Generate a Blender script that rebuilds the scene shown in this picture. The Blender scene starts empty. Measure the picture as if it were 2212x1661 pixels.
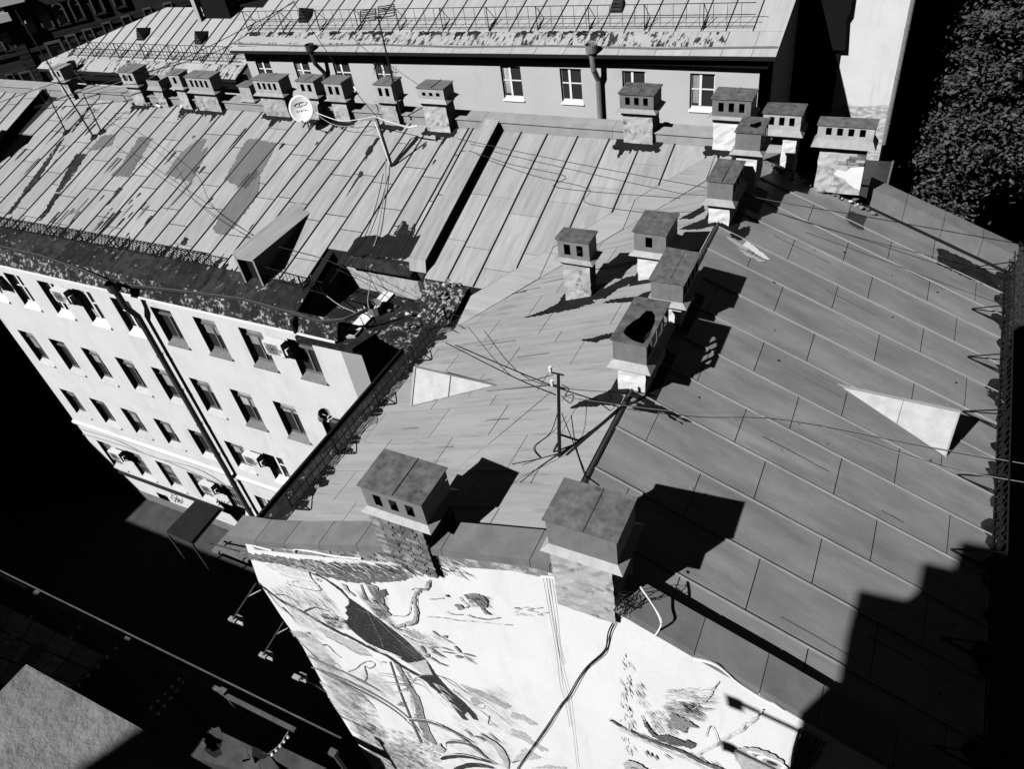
import bpy, bmesh, math, random
import numpy as np
from mathutils import Vector, Matrix

random.seed(7)
scene = bpy.context.scene

# ------------------------------------------------------------------ camera, world, sun, exposure
H = 27.75                                   # eye height above the courtyard
FPX, CX, CY = 1636.77, 1106.0, 830.5        # focal length and centre, for a 2212 x 1661 picture
RM = np.array([[0.8913, 0.2043, -0.4047],   # world X, Y, Z axes expressed in camera space
               [0.4342, -0.6416, 0.6323],
               [-0.1305, -0.7393, -0.6606]])
_q, _r = np.linalg.qr(RM.T)
RM = (_q * np.sign(np.diag(_r))).T
cam_d = bpy.data.cameras.new('camera')
cam = bpy.data.objects.new('camera', cam_d)
scene.collection.objects.link(cam)
cam_d.sensor_width = 36.0
cam_d.lens = 36.0 * FPX / 2212.0
cam_d.clip_start, cam_d.clip_end = 0.05, 3000
m = Matrix.Identity(4)
for i in range(3):
    m[i][0], m[i][1], m[i][2] = RM[i][0], -RM[i][1], -RM[i][2]
m[2][3] = H
cam.matrix_world = m
scene.camera = cam

LX, LY, LZ = 0.49, 1.0, -1.0                # direction the sunlight travels
SUN = Vector((LX, LY, LZ)).normalized()
elev = math.asin(-SUN.z)
az = math.atan2(-SUN.x, -SUN.y)             # compass angle of the sun, from +Y towards +X
world = bpy.data.worlds.new('World')
scene.world = world
world.use_nodes = True
wn = world.node_tree
wn.nodes.clear()
sky = wn.nodes.new('ShaderNodeTexSky')
sky.sky_type = 'NISHITA'
sky.sun_disc = False
sky.sun_elevation = elev
sky.sun_rotation = az
sky.air_density = 0.08                      # very clear, deep sky, as through a red filter
sky.dust_density = 0.0
sky.ozone_density = 1.0
bw = wn.nodes.new('ShaderNodeRGBToBW')
bg = wn.nodes.new('ShaderNodeBackground')
bg.inputs['Strength'].default_value = 0.05
wo = wn.nodes.new('ShaderNodeOutputWorld')
wn.links.new(sky.outputs[0], bw.inputs[0])
wn.links.new(bw.outputs[0], bg.inputs[0])
wn.links.new(bg.outputs[0], wo.inputs[0])
sun_d = bpy.data.lights.new('sun', 'SUN')
sun_d.energy = 5.0
sun_d.angle = math.radians(0.53)
sun_d.color = (1, 1, 1)
sun = bpy.data.objects.new('sun', sun_d)
scene.collection.objects.link(sun)
sun.rotation_euler = SUN.to_track_quat('-Z', 'Y').to_euler()
vs = scene.view_settings
vs.view_transform = 'Standard'
vs.look = 'None'
vs.gamma = 1.0
vs.exposure = 0.1
vs.use_curve_mapping = False
scene.cycles.max_bounces = 4
scene.cycles.diffuse_bounces = 0
scene.cycles.glossy_bounces = 2
scene.cycles.use_denoising = True

# ------------------------------------------------------------------ measuring helpers
def c(i, j, x, y):                          # quarter-picture coordinates -> picture coordinates
    return (x * .25 + 553 * i, y * .25 + 415.25 * j)
def zc(x, y): return (1475.35 + x * .24694, 109.3 + y * .24694)
def m4(x, y): return (491.8 + x * .22233, 1092.9 + y * .22233)
def ray(q):
    return RM @ np.array([q[0] - CX, q[1] - CY, FPX])
def V(p): return Vector((float(p[0]), float(p[1]), float(p[2])))
def onY(q, y): r = ray(q); t = y / r[1]; return V(r * t + np.array([0, 0, H]))
def onX(q, x): r = ray(q); t = x / r[0]; return V(r * t + np.array([0, 0, H]))
def onZ(q, z): r = ray(q); t = (z - H) / r[2]; return V(r * t + np.array([0, 0, H]))
def onP(q, a, b, d):                        # plane z = a x + b y + d
    r = ray(q); t = (d - H) / (r[2] - a * r[0] - b * r[1]); return V(r * t + np.array([0, 0, H]))
ZE = H - 12.82                              # eaves
ZR = H - 10.0                               # ridge of the near building
XR, XL, XE = -3.82, -11.3, 3.05             # ridge, left eaves, right eaves
SL = (ZR - ZE) / (XR - XL)
SR = (ZR - ZE) / (XE - XR)
YR, ZA, SA = 20.4, H - 9.97, 0.344          # ridge line of the courtyard wing and its pitch
YF = 12.8                                   # courtyard facade
YG = 5.85                                   # painted gable wall
def zL(x): return ZR - SL * (XR - x)
def zRr(x): return ZR - SR * (x - XR)
def zA(y): return ZA - SA * (YR - y)
def onL(q, h=0): return onP(q, SL, 0, ZR - SL * XR + h)
def onR(q, h=0): return onP(q, -SR, 0, ZR + SR * XR + h)
def onA(q, h=0): return onP(q, 0, SA, ZA - SA * YR + h)

# ------------------------------------------------------------------ materials
MATS = {}
def mat(name, base, var=.12, scale=2.0, st=(1, 1, 1), rnd=.08, rough=.7, bump=.15, bscale=None,
        dirt=None, dscale=3.0, dst=(1, 1, 1), dcol=.02, dsharp=.06, metal=0.0, spec=.25, detail=6, d2=None):
    mt = bpy.data.materials.new(name)
    mt.use_nodes = True
    nt = mt.node_tree
    N, Lk = nt.nodes, nt.links
    b = N['Principled BSDF']
    b.inputs['Roughness'].default_value = rough
    b.inputs['Metallic'].default_value = metal
    b.inputs['Specular IOR Level'].default_value = spec
    g = N.new('ShaderNodeNewGeometry')
    def mapped(s):
        mp = N.new('ShaderNodeMapping'); mp.inputs['Scale'].default_value = s
        Lk.new(g.outputs['Position'], mp.inputs['Vector']); return mp.outputs[0]
    def noise(vec, sc, det=6, rgh=.6):
        n = N.new('ShaderNodeTexNoise'); n.inputs['Scale'].default_value = sc
        n.inputs['Detail'].default_value = det; n.inputs['Roughness'].default_value = rgh
        Lk.new(vec, n.inputs['Vector']); return n.outputs[0]
    def mrange(v, a, bb, c0, d0):
        r = N.new('ShaderNodeMapRange')
        for k, x in zip(('From Min', 'From Max', 'To Min', 'To Max'), (a, bb, c0, d0)): r.inputs[k].default_value = x
        Lk.new(v, r.inputs['Value']); return r.outputs[0]
    def math_(op, a, bb):
        mnode = N.new('ShaderNodeMath'); mnode.operation = op
        for k, v in ((0, a), (1, bb)):
            if isinstance(v, (int, float)): mnode.inputs[k].default_value = v
            else: Lk.new(v, mnode.inputs[k])
        return mnode.outputs[0]
    n1 = noise(mapped(st), scale, detail)
    val = math_('MULTIPLY', mrange(n1, .28, .72, 1 - var, 1 + var), base)
    if rnd:
        oi = N.new('ShaderNodeObjectInfo')
        val = math_('MULTIPLY', val, mrange(oi.outputs['Random'], 0, 1, 1 - rnd, 1 + rnd))
    fine = noise(mapped((1, 1, 1)), 38, 4, .75)
    val = math_('MULTIPLY', val, mrange(fine, .25, .75, .88, 1.12))
    def lay(val, thr, sc, st_, col, sharp):
        n2 = noise(mapped(st_), sc, 8, .65)
        f = mrange(n2, thr - sharp, thr + sharp, 0, 1)
        mx = N.new('ShaderNodeMix'); mx.data_type = 'FLOAT'
        Lk.new(f, mx.inputs[0]); Lk.new(val, mx.inputs[2]); mx.inputs[3].default_value = col
        return mx.outputs[0]
    if dirt is not None: val = lay(val, dirt, dscale, dst, dcol, dsharp)
    if d2 is not None: val = lay(val, *d2)
    cmb = N.new('ShaderNodeCombineColor')
    for k in range(3): Lk.new(val, cmb.inputs[k])
    Lk.new(cmb.outputs[0], b.inputs['Base Color'])
    if bump:
        bp = N.new('ShaderNodeBump'); bp.inputs['Strength'].default_value = bump; bp.inputs['Distance'].default_value = .02
        Lk.new(noise(mapped((1, 1, 1)), bscale or scale * 4, 5), bp.inputs['Height']); Lk.new(bp.outputs[0], b.inputs['Normal'])
    MATS[name] = mt
    return mt
mat('roof_sheet_wing', .365, .17, 1.4, (5, .45, 1), .09, .5, .5, 1.3, dirt=.70, dscale=1.1, dst=(3, .4, 1), dcol=.22, dsharp=.16, d2=(.72, 2.4, (8, .35, 1), .17, .1))
mat('roof_sheet_left', .355, .13, 1.0, (.5, 5, 1), .06, .5, .5, 1.1, dirt=.70, dscale=2.2, dst=(.5, 10, 1), dcol=.15, dsharp=.1, d2=(.69, 1.3, (.3, 4, 1), .12, .14))
mat('roof_sheet_right', .29, .2, .8, (.8, 2, 1), .08, .42, .6, .9, dirt=.76, dscale=2.0, dst=(.5, 8, 1), dcol=.13, dsharp=.1, d2=(.62, .9, (.5, 2.4, 1), .17, .2), spec=.4)
mat('roof_sheet_back', .43, .12, 1.2, (5, .5, 1), .05, .55, .25, 2.0, d2=(.73, 2.0, (6, .4, 1), .14, .05))
mat('seam_shade', .02, .3, 4, rnd=0, rough=.7)  # shaded side of the ribs, put into their colour
mat('damp_plaster', .62, .1, 2, rnd=0, rough=.95, dirt=.50, dscale=3.2, dst=(1, 1, 2.2), dcol=.30, dsharp=.09)
mat('roof_deck', .012, .2, 3, rnd=0, rough=.9)
mat('cap_sheet', .19, .18, 2.5, rnd=.08, rough=.55, dirt=.72, dscale=3, dcol=.05)
mat('cap_sheet_pale', .34, .15, 2.5, rnd=.05, rough=.55)
mat('rusty_eaves', .02, .8, 3, rnd=.4, rough=.85, bump=.5, dirt=.64, dscale=4.2, dcol=.30, dsharp=.02, d2=(.58, 2.6, (1.4, .6, 1), .006, .05))
mat('peeling_eaves', .022, .4, 4, rnd=.05, rough=.85, bump=.5, dirt=.55, dscale=7.0, dcol=.34, dsharp=.03, d2=(.52, 1.7, (1, 1, 1), .01, .05))
mat('back_eaves', .42, .1, 2, rnd=.05, rough=.7, dirt=.54, dscale=1.6, dst=(3.5, 1, 1), dcol=.035, dsharp=.02)
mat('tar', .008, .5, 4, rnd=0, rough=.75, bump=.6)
mat('grey_paint', .15, .14, 1.5, (4, .6, 1), .06, .6)
mat('facade_plaster', .68, .07, .7, rnd=0, rough=.9, bump=.12, bscale=9, dirt=.68, dscale=1.1, dst=(3, 1, .5), dcol=.52, dsharp=.12, d2=(.68, .8, (1, 1, .6), .54, .12))
mat('facade_back', .51, .06, .6, rnd=0, rough=.9, bump=.12, bscale=9, d2=(.68, .9, (1, 1, .8), .42, .1))
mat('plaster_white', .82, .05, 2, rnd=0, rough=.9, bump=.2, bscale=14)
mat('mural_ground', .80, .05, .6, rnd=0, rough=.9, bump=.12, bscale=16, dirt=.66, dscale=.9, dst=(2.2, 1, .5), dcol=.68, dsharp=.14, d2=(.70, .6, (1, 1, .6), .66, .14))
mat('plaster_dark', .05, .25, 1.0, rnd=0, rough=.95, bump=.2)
mat('black_plaster_shade', .004, .2, 1.0, rnd=0, rough=.95)  # black plaster; also shade put into colour on wall slabs and rear cornice
mat('plaster_trim', .15, .2, 3, rnd=.1, rough=.9)
mat('stone_dark', .045, .3, 3, rnd=.1, rough=.9)
mat('stack_plaster', .46, .25, 3, rnd=.1, rough=.9, bump=.5, bscale=9, dirt=.60, dscale=4, dcol=.16, dsharp=.05)
mat('stack_white', .74, .08, 3, rnd=.03, rough=.9, bump=.12, bscale=14, dirt=.66, dscale=4, dcol=.4, dsharp=.08)
mat('stack_mixed', .5, .3, 3, rnd=0, rough=.95, bump=.25, bscale=12, dirt=.58, dscale=3.2, dcol=.2, dsharp=.05)
mat('band_plaster', .22, .4, 3, rnd=.1, rough=.95, bump=.3, bscale=12, dirt=.56, dscale=4, dcol=.5, dsharp=.05)
mat('felt', .07, .4, 2, rnd=.2, rough=.95, bump=.4)
mat('dormer_white', .47, .16, 4, rnd=0, rough=.6, bump=.15, bscale=20)
mat('stain_soft', .2, .3, 4, rnd=.3, rough=.7, bump=0)
mat('hood_sheet', .2, .16, 6, (1, 1, .6), .1, .5, .2, 14, dirt=.72, dscale=3, dst=(3, 3, .8), dcol=.12, dsharp=.14)
mat('hood_top', .13, .5, 6, rnd=.12, rough=.55, bump=.3, bscale=16, dirt=.66, dscale=4.5, dcol=.035, dsharp=.05)
mat('hood_pale', .42, .18, 5, rnd=.12, rough=.55, bump=.15, bscale=12)
mat('skirt_sheet', .34, .2, 5, rnd=.12, rough=.55)
mat('brick', .19, .5, 9, rnd=.5, rough=.9, bump=.5)
mat('mortar', .3, .4, 5, rnd=0, rough=.95, bump=.5)
mat('iron', .012, .3, 6, rnd=.1, rough=.6)
mat('grey_iron', .06, .3, 6, rnd=.1, rough=.6)
mat('pipe_dark', .05, .25, 5, rnd=.05, rough=.45)
mat('pipe_grey', .2, .2, 5, rnd=.05, rough=.45)
mat('pvc_white', .84, .03, 4, rnd=.02, rough=.4, bump=0)
mat('frame_brown', .15, .2, 6, rnd=.1, rough=.6)
mat('sill_sheet', .15, .2, 5, rnd=.1, rough=.5)
mat('sill_pale', .5, .12, 5, rnd=.1, rough=.5)
mat('ac_white', .78, .05, 5, rnd=.03, rough=.45, bump=0)
mat('ac_grille', .35, .1, 5, rnd=0, rough=.5)
mat('curtain', .35, .4, 4, (1, 1, .3), .3, .9)
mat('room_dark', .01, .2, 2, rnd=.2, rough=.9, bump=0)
mat('cable_black', .01, .2, 4, rnd=0, rough=.5, bump=0)
mat('cable_white', .78, .06, 4, rnd=0, rough=.5, bump=0)
mat('cable_grey', .3, .1, 4, rnd=0, rough=.5, bump=0)
mat('concrete', .19, .3, 9, rnd=.05, rough=.95, bump=.6, bscale=30, dirt=.62, dscale=18, dcol=.16, dsharp=.05)
mat('asphalt', .07, .3, 1.5, rnd=0, rough=.95, bump=.4, bscale=30)
mat('pavement', .17, .2, 3, rnd=.1, rough=.95, bump=.3)
mat('grass', .035, .5, 3, rnd=.3, rough=.95, bump=.8)
mat('bark', .06, .3, 6, (3, 3, .6), .1, .95, .6)
mat('leaf', .075, .5, .8, rnd=.1, rough=.7, bump=0)
mat('dish_white', .82, .03, 4, rnd=0, rough=.5, bump=0)
mat('dish_mark', .35, .1, 8, rnd=0, rough=.6, bump=0)
mat('rail_paint', .1, .4, 3, (1, 1, 1), .2, .7)
mat('lamp_grey', .35, .2, 6, rnd=.1, rough=.5)
mat('rubble', .2, .5, 8, rnd=.6, rough=.95, bump=.6)
mat('awning', .012, .3, 3, rnd=0, rough=.8)
mat('shed_sheet', .75, .3, 1.5, (1, 4, 1), .25, .7, .3)
for nm, v in (('black', .03), ('dark', .11), ('mid', .26), ('soft', .46), ('pale', .66), ('white', .92)):
    mat('paint_' + nm, v, .35, 5, (2, 1, 3), rnd=.15, rough=.9, bump=.08, dirt=(None if nm in ('white', 'pale') else .64), dscale=5, dst=(2, 1, 4), dcol=min(.75, v * 2.5 + .1), dsharp=.09)
mat('paint_bark', .13, .6, 5, (2.2, 1, 2.2), .1, .9, .1, dirt=.60, dscale=6, dst=(1.2, 1, 3.0), dcol=.7, dsharp=.06)
mat('paint_wash', .50, .4, 3, (1.5, 1, 3), .15, .9, .05, dirt=.55, dscale=3, dst=(1, 1, 3), dcol=.84, dsharp=.08)
mat('spray', .16, .2, 6, rnd=0, rough=.9, bump=0)
gl = bpy.data.materials.new('glass'); gl.use_nodes = True
gb = gl.node_tree.nodes['Principled BSDF']
gb.inputs['Base Color'].default_value = (.035, .035, .035, 1)
gb.inputs['Roughness'].default_value = .06
gb.inputs['Specular IOR Level'].default_value = .5
MATS['glass'] = gl

# ------------------------------------------------------------------ mesh helpers
COL = scene.collection
def link(name, me, material, parent=None, kind=None):
    o = bpy.data.objects.new(name, me)
    COL.objects.link(o)
    if me is not None and material and not me.materials: me.materials.append(MATS[material])
    if parent is not None: o.parent = parent
    if kind: o['kind'] = kind
    return o
def thing(name, label, cat, loc=None, group=None, parent=None):
    o = bpy.data.objects.new(name, None)
    COL.objects.link(o)
    o.empty_display_size = .2
    o['label'] = label; o['category'] = cat
    if group: o['group'] = group
    return o
def tag(o, label, cat, group=None):
    o['label'] = label; o['category'] = cat
    if group: o['group'] = group
    return o
class MB:
    """collects shapes for ONE mesh"""
    def __init__(s): s.v, s.f = [], []
    def poly(s, pts):
        n = len(s.v); s.v += [tuple(p) for p in pts]; s.f.append(tuple(range(n, n + len(pts)))); return s
    def prism(s, pts, off):                 # polygon pushed along a vector: a closed slab
        n = len(s.v); k = len(pts); off = Vector(off)
        s.v += [tuple(p) for p in pts] + [tuple(Vector(p) + off) for p in pts]
        s.f.append(tuple(range(n, n + k))); s.f.append(tuple(range(n + 2 * k - 1, n + k - 1, -1)))
        for i in range(k):
            j = (i + 1) % k; s.f.append((n + i, n + k + i, n + k + j, n + j))
        return s
    def box(s, a, b):
        x0, y0, z0 = a; x1, y1, z1 = b
        return s.prism([(x0, y0, z0), (x1, y0, z0), (x1, y1, z0), (x0, y1, z0)], (0, 0, z1 - z0))
    def frustum(s, r0, z0, r1, z1):         # rectangles (x0,y0,x1,y1)
        n = len(s.v)
        for (x0, y0, x1, y1), z in ((r0, z0), (r1, z1)):
            zz = z if isinstance(z, tuple) else (z,) * 4
            s.v += [(x0, y0, zz[0]), (x1, y0, zz[1]), (x1, y1, zz[2]), (x0, y1, zz[3])]
        s.f += [(n, n + 3, n + 2, n + 1), (n + 4, n + 5, n + 6, n + 7)]
        for i in range(4):
            j = (i + 1) % 4; s.f.append((n + i, n + j, n + 4 + j, n + 4 + i))
        return s
    def bar(s, a, b, w=.02, h=None):
        a, b = Vector(a), Vector(b); h = h or w; d = b - a
        if d.length < 1e-6: return s
        d.normalize(); up = Vector((0, 0, 1)) if abs(d.z) < .95 else Vector((0, 1, 0))
        u = d.cross(up).normalized() * w / 2; v = u.cross(d).normalized() * h / 2
        return s.prism([a - u - v, a + u - v, a + u + v, a - u + v], b - a)
    def tube(s, pts, r, seg=6, caps=True):
        pts = [Vector(p) for p in pts]; n0 = len(s.v); k = len(pts)
        rs = r if isinstance(r, (list, tuple)) else [r] * k
        for i, p in enumerate(pts):
            d = (pts[min(i + 1, k - 1)] - pts[max(i - 1, 0)]).normalized()
            up = Vector((0, 0, 1)) if abs(d.z) < .9 else Vector((0, 1, 0))
            u = d.cross(up).normalized(); v = u.cross(d).normalized()
            for j in range(seg):
                a = 2 * math.pi * j / seg
                s.v.append(tuple(p + (u * math.cos(a) + v * math.sin(a)) * rs[i]))
        for i in range(k - 1):
            for j in range(seg):
                j2 = (j + 1) % seg
                s.f.append((n0 + i * seg + j, n0 + i * seg + j2, n0 + (i + 1) * seg + j2, n0 + (i + 1) * seg + j))
        if caps:
            s.f.append(tuple(n0 + j for j in range(seg - 1, -1, -1)))
            s.f.append(tuple(n0 + (k - 1) * seg + j for j in range(seg)))
        return s
    def mesh(s, name):
        me = bpy.data.meshes.new(name); me.from_pydata(s.v, [], s.f); me.validate(); me.update()
        bm = bmesh.new(); bm.from_mesh(me); bmesh.ops.recalc_face_normals(bm, faces=bm.faces); bm.to_mesh(me); bm.free()
        return me
    def build(s, name, material, parent=None, kind=None, smooth=False):
        me = s.mesh(name)
        if smooth:
            for p in me.polygons: p.use_smooth = True
        return link(name, me, material, parent, kind)
def clip(poly, planes):                     # 2-D polygon clipped by half planes a x + b y <= d
    for a, b, d in planes:
        out = []
        for i in range(len(poly)):
            p, q = poly[i], poly[(i + 1) % len(poly)]
            fp, fq = a * p[0] + b * p[1] - d, a * q[0] + b * q[1] - d
            if fp <= 0: out.append(p)
            if (fp < 0 < fq) or (fq < 0 < fp):
                t = fp / (fp - fq); out.append((p[0] + (q[0] - p[0]) * t, p[1] + (q[1] - p[1]) * t))
        poly = out
        if len(poly) < 3: return []
    return poly
def area2(p): return abs(sum(p[i][0] * p[(i + 1) % len(p)][1] - p[(i + 1) % len(p)][0] * p[i][1] for i in range(len(p)))) / 2
def panel(parent, poly, zf, material, lift=.012, th=.014, gap=.009, name='panel'):
    if len(poly) < 3 or area2(poly) < .02: return None
    cx = sum(p[0] for p in poly) / len(poly); cy = sum(p[1] for p in poly) / len(poly)
    pts = []
    jz = random.uniform(0, .006)
    for x, y in poly:
        d = math.hypot(x - cx, y - cy); k = max(.2, 1 - gap / d) if d > 1e-6 else 1
        x2, y2 = cx + (x - cx) * k, cy + (y - cy) * k
        pts.append((x2, y2, zf(x2, y2) + lift + jz))
    return MB().prism(pts, (0, 0, -th)).build(name, material, parent)
def sheet(parent, qs, fn, material, lift=.03, name='stain', jag=0.0, sub=0, seed=0):
    """a thin irregular film lying on a surface; qs are picture points, fn puts them on the surface"""
    pts = [fn(q) for q in qs]
    rr = random.Random(seed or len(qs))
    if jag:
        out = []
        for i in range(len(pts)):
            a, b = pts[i], pts[(i + 1) % len(pts)]
            n = max(1, int((b - a).length / (jag * 1.6)))
            nrm = Vector((-(b - a).y, (b - a).x, 0)); nrm = nrm.normalized() if nrm.length > 1e-6 else Vector((1, 0, 0))
            for k in range(n):
                p = a.lerp(b, k / n)
                if k: p = p + nrm * rr.uniform(-jag, jag)
                out.append(p)
        pts = out
    return pts

# ------------------------------------------------------------------ ground
g = MB().poly([(-400, -300, 0), (400, -300, 0), (400, 500, 0), (-400, 500, 0)]).build('ground', 'asphalt', kind='structure')
lawn = MB().poly([(1.0, 38, .02), (60, 38, .02), (60, 140, .02), (1.0, 140, .02)]).build('lawn', 'grass', kind='structure')

# ------------------------------------------------------------------ roof builders
def cuts(a, b, step, jit=.12, off=0.0):
    out = [a]; x = a + step * (1 - off)
    while x < b - step * .35:
        out.append(x + random.uniform(-jit, jit) * step); x += step
    out.append(b); return out
def strips_y(parent, xs, y0, y1, planes, zf, material, step, seam_mat=None, seam=(.022, .04), gap=.012, y0f=None, sh=None):
    """strips that run up the slope along Y (slightly skewed by sh), cut into sheets with staggered cross joints"""
    S = (lambda x, y: x + sh(x) * (y - 15.0)) if sh else (lambda x, y: x)
    for i in range(len(xs) - 1):
        a = y0f(.5 * (xs[i] + xs[i + 1])) if y0f else y0
        ys = cuts(a, y1, step, .08, random.choice((0, .5, .3, .7)))
        for k in range(len(ys) - 1):
            panel(parent, clip([(S(xs[i], ys[k]), ys[k]), (S(xs[i + 1], ys[k]), ys[k]), (S(xs[i + 1], ys[k + 1]), ys[k + 1]), (S(xs[i], ys[k + 1]), ys[k + 1])], planes), zf, material, gap=gap)
    if seam_mat:
        for x in xs[1:-1]:
            a = y0f(x) if y0f else y0
            pl = clip([(S(x, a) - .001, a), (S(x, a) + .001, a), (S(x, y1) + .001, y1), (S(x, y1) - .001, y1)], planes)
            if len(pl) < 3: continue
            ya, yb = min(p[1] for p in pl), max(p[1] for p in pl)
            if yb - ya < .2: continue
            n = max(1, int((yb - ya) / 1.6)); ps = []
            for k in range(n + 1):
                y = ya + (yb - ya) * k / n; xx = S(x, y)
                ps.append((xx + (random.uniform(-.014, .014) if 0 < k < n else 0), y, zf(xx, y) + .02))
            mb = MB()
            for p, q in zip(ps, ps[1:]): mb.bar(Vector(p) + Vector((0, 0, seam[1] / 2)), Vector(q) + Vector((0, 0, seam[1] / 2)), seam[0], seam[1])
            mb.build('standing_seam', seam_mat, parent)
def strips_x(parent, ys, x0, x1, planes, zf, material, step, seam_mat=None, seam=(.03, .03), phase=(0, .5)):
    for i in range(len(ys) - 1):
        xs = cuts(x0, x1, step, .08, phase[i % len(phase)])
        for k in range(len(xs) - 1):
            panel(parent, clip([(xs[k], ys[i]), (xs[k + 1], ys[i]), (xs[k + 1], ys[i + 1]), (xs[k], ys[i + 1])], planes), zf, material)
    if seam_mat:
        for y in ys[1:-1]:
            pl = clip([(x0, y - .001), (x1, y - .001), (x1, y + .001), (x0, y + .001)], planes)
            if len(pl) < 3: continue
            xa, xb = min(p[0] for p in pl), max(p[0] for p in pl)
            MB().bar((xa, y, zf(xa, y) + .02 + seam[1] / 2), (xb, y, zf(xb, y) + .02 + seam[1] / 2), seam[0], seam[1]).build('standing_seam', seam_mat, parent)
def flat(parent, pts2, zf, material, h=.03, th=.006, name='patch', jag=0.0, seed=1):
    rr = random.Random(seed)
    pts = [(p[0], p[1]) for p in pts2]
    if jag:
        out = []
        for i in range(len(pts)):
            a, b = Vector(pts[i]), Vector(pts[(i + 1) % len(pts)])
            n = max(1, int((b - a).length / (jag * 1.5))); d = (b - a)
            nn = Vector((-d.y, d.x)).normalized() if d.length > 1e-6 else Vector((0, 1))
            for k in range(n):
                p = a.lerp(b, k / n) + (nn * rr.uniform(-jag, jag) if k else Vector((0, 0))); out.append((p.x, p.y))
        pts = out
    return MB().prism([(x, y, zf(x, y) + h) for x, y in pts], (0, 0, -th)).build(name, material, parent)
def P2(fn, qs): return [fn(q) for q in qs]

# ------------------------------------------------------------------ near house with the painted gable
house = thing('mural_house', 'house with painted gable wall and grey metal gable roof in the foreground', 'house')
zf_L = lambda x, y: zL(x)
zf_R = lambda x, y: zRr(x)
zf_A = lambda x, y: zA(y)
Y0 = 6.36
# walls
MB().prism([(XL + .35, Y0, 0), (XL + .35, 14, 0), (XL + .35, 14, ZE - .1), (XL + .35, Y0, ZE - .1)], (.4, 0, 0)).build('side_wall', 'plaster_dark', house)
MB().prism([(XE - .35, Y0, 0), (XE - .35, 20.6, 0), (XE - .35, 20.6, ZE - .15), (XE - .35, Y0, ZE - .15)], (-.4, 0, 0)).build('side_wall', 'plaster_dark', house)
# cap profile of the gable (x, top height)
capL = [(-11.86, -12.86), (-10.9, -12.6), (-9.92, -12.22), (-7.74, -11.24), (-5.67, -10.34), (-3.94, -9.77), (-3.6, -9.75)]
capR = [(-3.6, -9.75), (-2.33, -10.34), (-1.33, -10.77), (-.34, -11.18), (.5, -11.55), (1.6, -12.0), (3.5, -12.8)]
cap = [(x, z + H) for x, z in capL] + [(x, z + H) for x, z in capR[1:]]
mleft = [onY(c(1, 3, 20, 40), YG), onY(c(1, 3, 215, 340), YG), onY(c(1, 3, 400, 600), YG), onY(c(1, 3, 720, 1190), YG), onY(c(1, 3, 1000, 1640), YG)]
outline = [(x, YG, z - .19) for x, z in cap]
outline[0] = (-11.45, YG, cap[0][1] - .12)
wallpts = outline + [(3.5, YG, 0), (-11.95, YG, 0)] + [(p.x, YG, p.z) for p in reversed(mleft)]
gable = MB().prism(wallpts, (0, .5, 0)).build('gable_wall', 'mural_ground', house)
for i in range(len(cap) - 1):
    (xa, za), (xb, zb) = cap[i], cap[i + 1]
    n = 2 if xb - xa > 1.9 else 1
    for k in range(n):
        x0, x1 = xa + (xb - xa) * k / n, xa + (xb - xa) * (k + 1) / n
        z0, z1 = za + (zb - za) * k / n, za + (zb - za) * (k + 1) / n
        e = .006
        MB().prism([(x0 + e, 5.77, z0 - .19), (x0 + e, 5.77, z0), (x0 + e, Y0, z0 + .03), (x0 + e, Y0, z0 - .19)], (x1 - x0 - 2 * e, 0, z1 - z0)).build('coping', 'cap_sheet', house)
# parapet body behind the coping down to the roof
MB().prism([(x, YG + .5, z - .1) for x, z in cap] + [(3.4, YG + .5, ZE - .4), (XR, YG + .5, ZR - .6), (XL - .2, YG + .5, ZE - .5)], (0, -.02, 0)).build('parapet_back', 'cap_sheet', house)
roof = MB().prism([(XL, Y0 - .2, ZE - .02), (XR, Y0 - .2, ZR - .02), (XE, Y0 - .2, ZE - .02)], (0, YR - Y0 + .2, 0)).build('roof', 'roof_deck', house)
val = (-SL / SA, 1.0, YR - (ZA - (ZR - SL * XR)) / SA)       # valley towards the courtyard wing
XB = XL + .8                                                  # inner edge of the rusty eaves band
ysL = [Y0, 7.02, 7.95, 8.95, 9.93, 10.3, 11.15, 12.1, 12.55, 13.5, 14.4, 15.3, 16.3, 17.3, 18.3, 19.3, 20.4]
strips_x(roof, ysL, XB, XR - .06, [val], zf_L, 'roof_sheet_left', 1.75, 'roof_sheet_left', (.012, .012), (.0, .45, .2, .7))
ysR = [Y0, 6.95, 8.05, 9.1, 10.12, 11.13, 12.15, 13.2, 14.25, 15.3, 16.3, 17.3, 18.25, 19.2, 20.2]
strips_x(roof, ysR, XR + .06, XE - .12, [], zf_R, 'roof_sheet_right', 2.02, 'cap_sheet_pale', (.026, .03), (.06, .62, .15, .66))  # pale seams: sunlit rib sides put into the colour
MB().prism([(XR - .045, Y0, ZR - .01), (XR + .045, Y0, ZR - .012), (XR + .015, Y0, ZR + .025), (XR - .015, Y0, ZR + .025)], (0, YR - .4 - Y0, 0)).build('ridge_cap', 'pipe_dark', roof)
yy = Y0
while yy < 17:                                                # rusty eaves band, sheet by sheet
    y2 = yy + random.uniform(1.2, 1.7)
    panel(roof, clip([(XL - .1, yy), (XB, yy), (XB, y2), (XL - .1, y2)], [val]), zf_L, 'rusty_eaves', name='eaves_sheet')
    yy = y2
rr = random.Random(5)
for k in range(24):                                           # torn inner edge of the band
    y = Y0 + .4 + k * .34; w = rr.uniform(.12, .42)
    flat(roof, [(XB - .1, y), (XB + w, y + .05), (XB + w * .8, y + .2), (XB + w * .3, y + .3), (XB - .1, y + .33)], zf_L, rr.choice(('rusty_eaves', 'cap_sheet', 'tar')), .03, name='rust_patch', jag=.06, seed=k)
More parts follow.
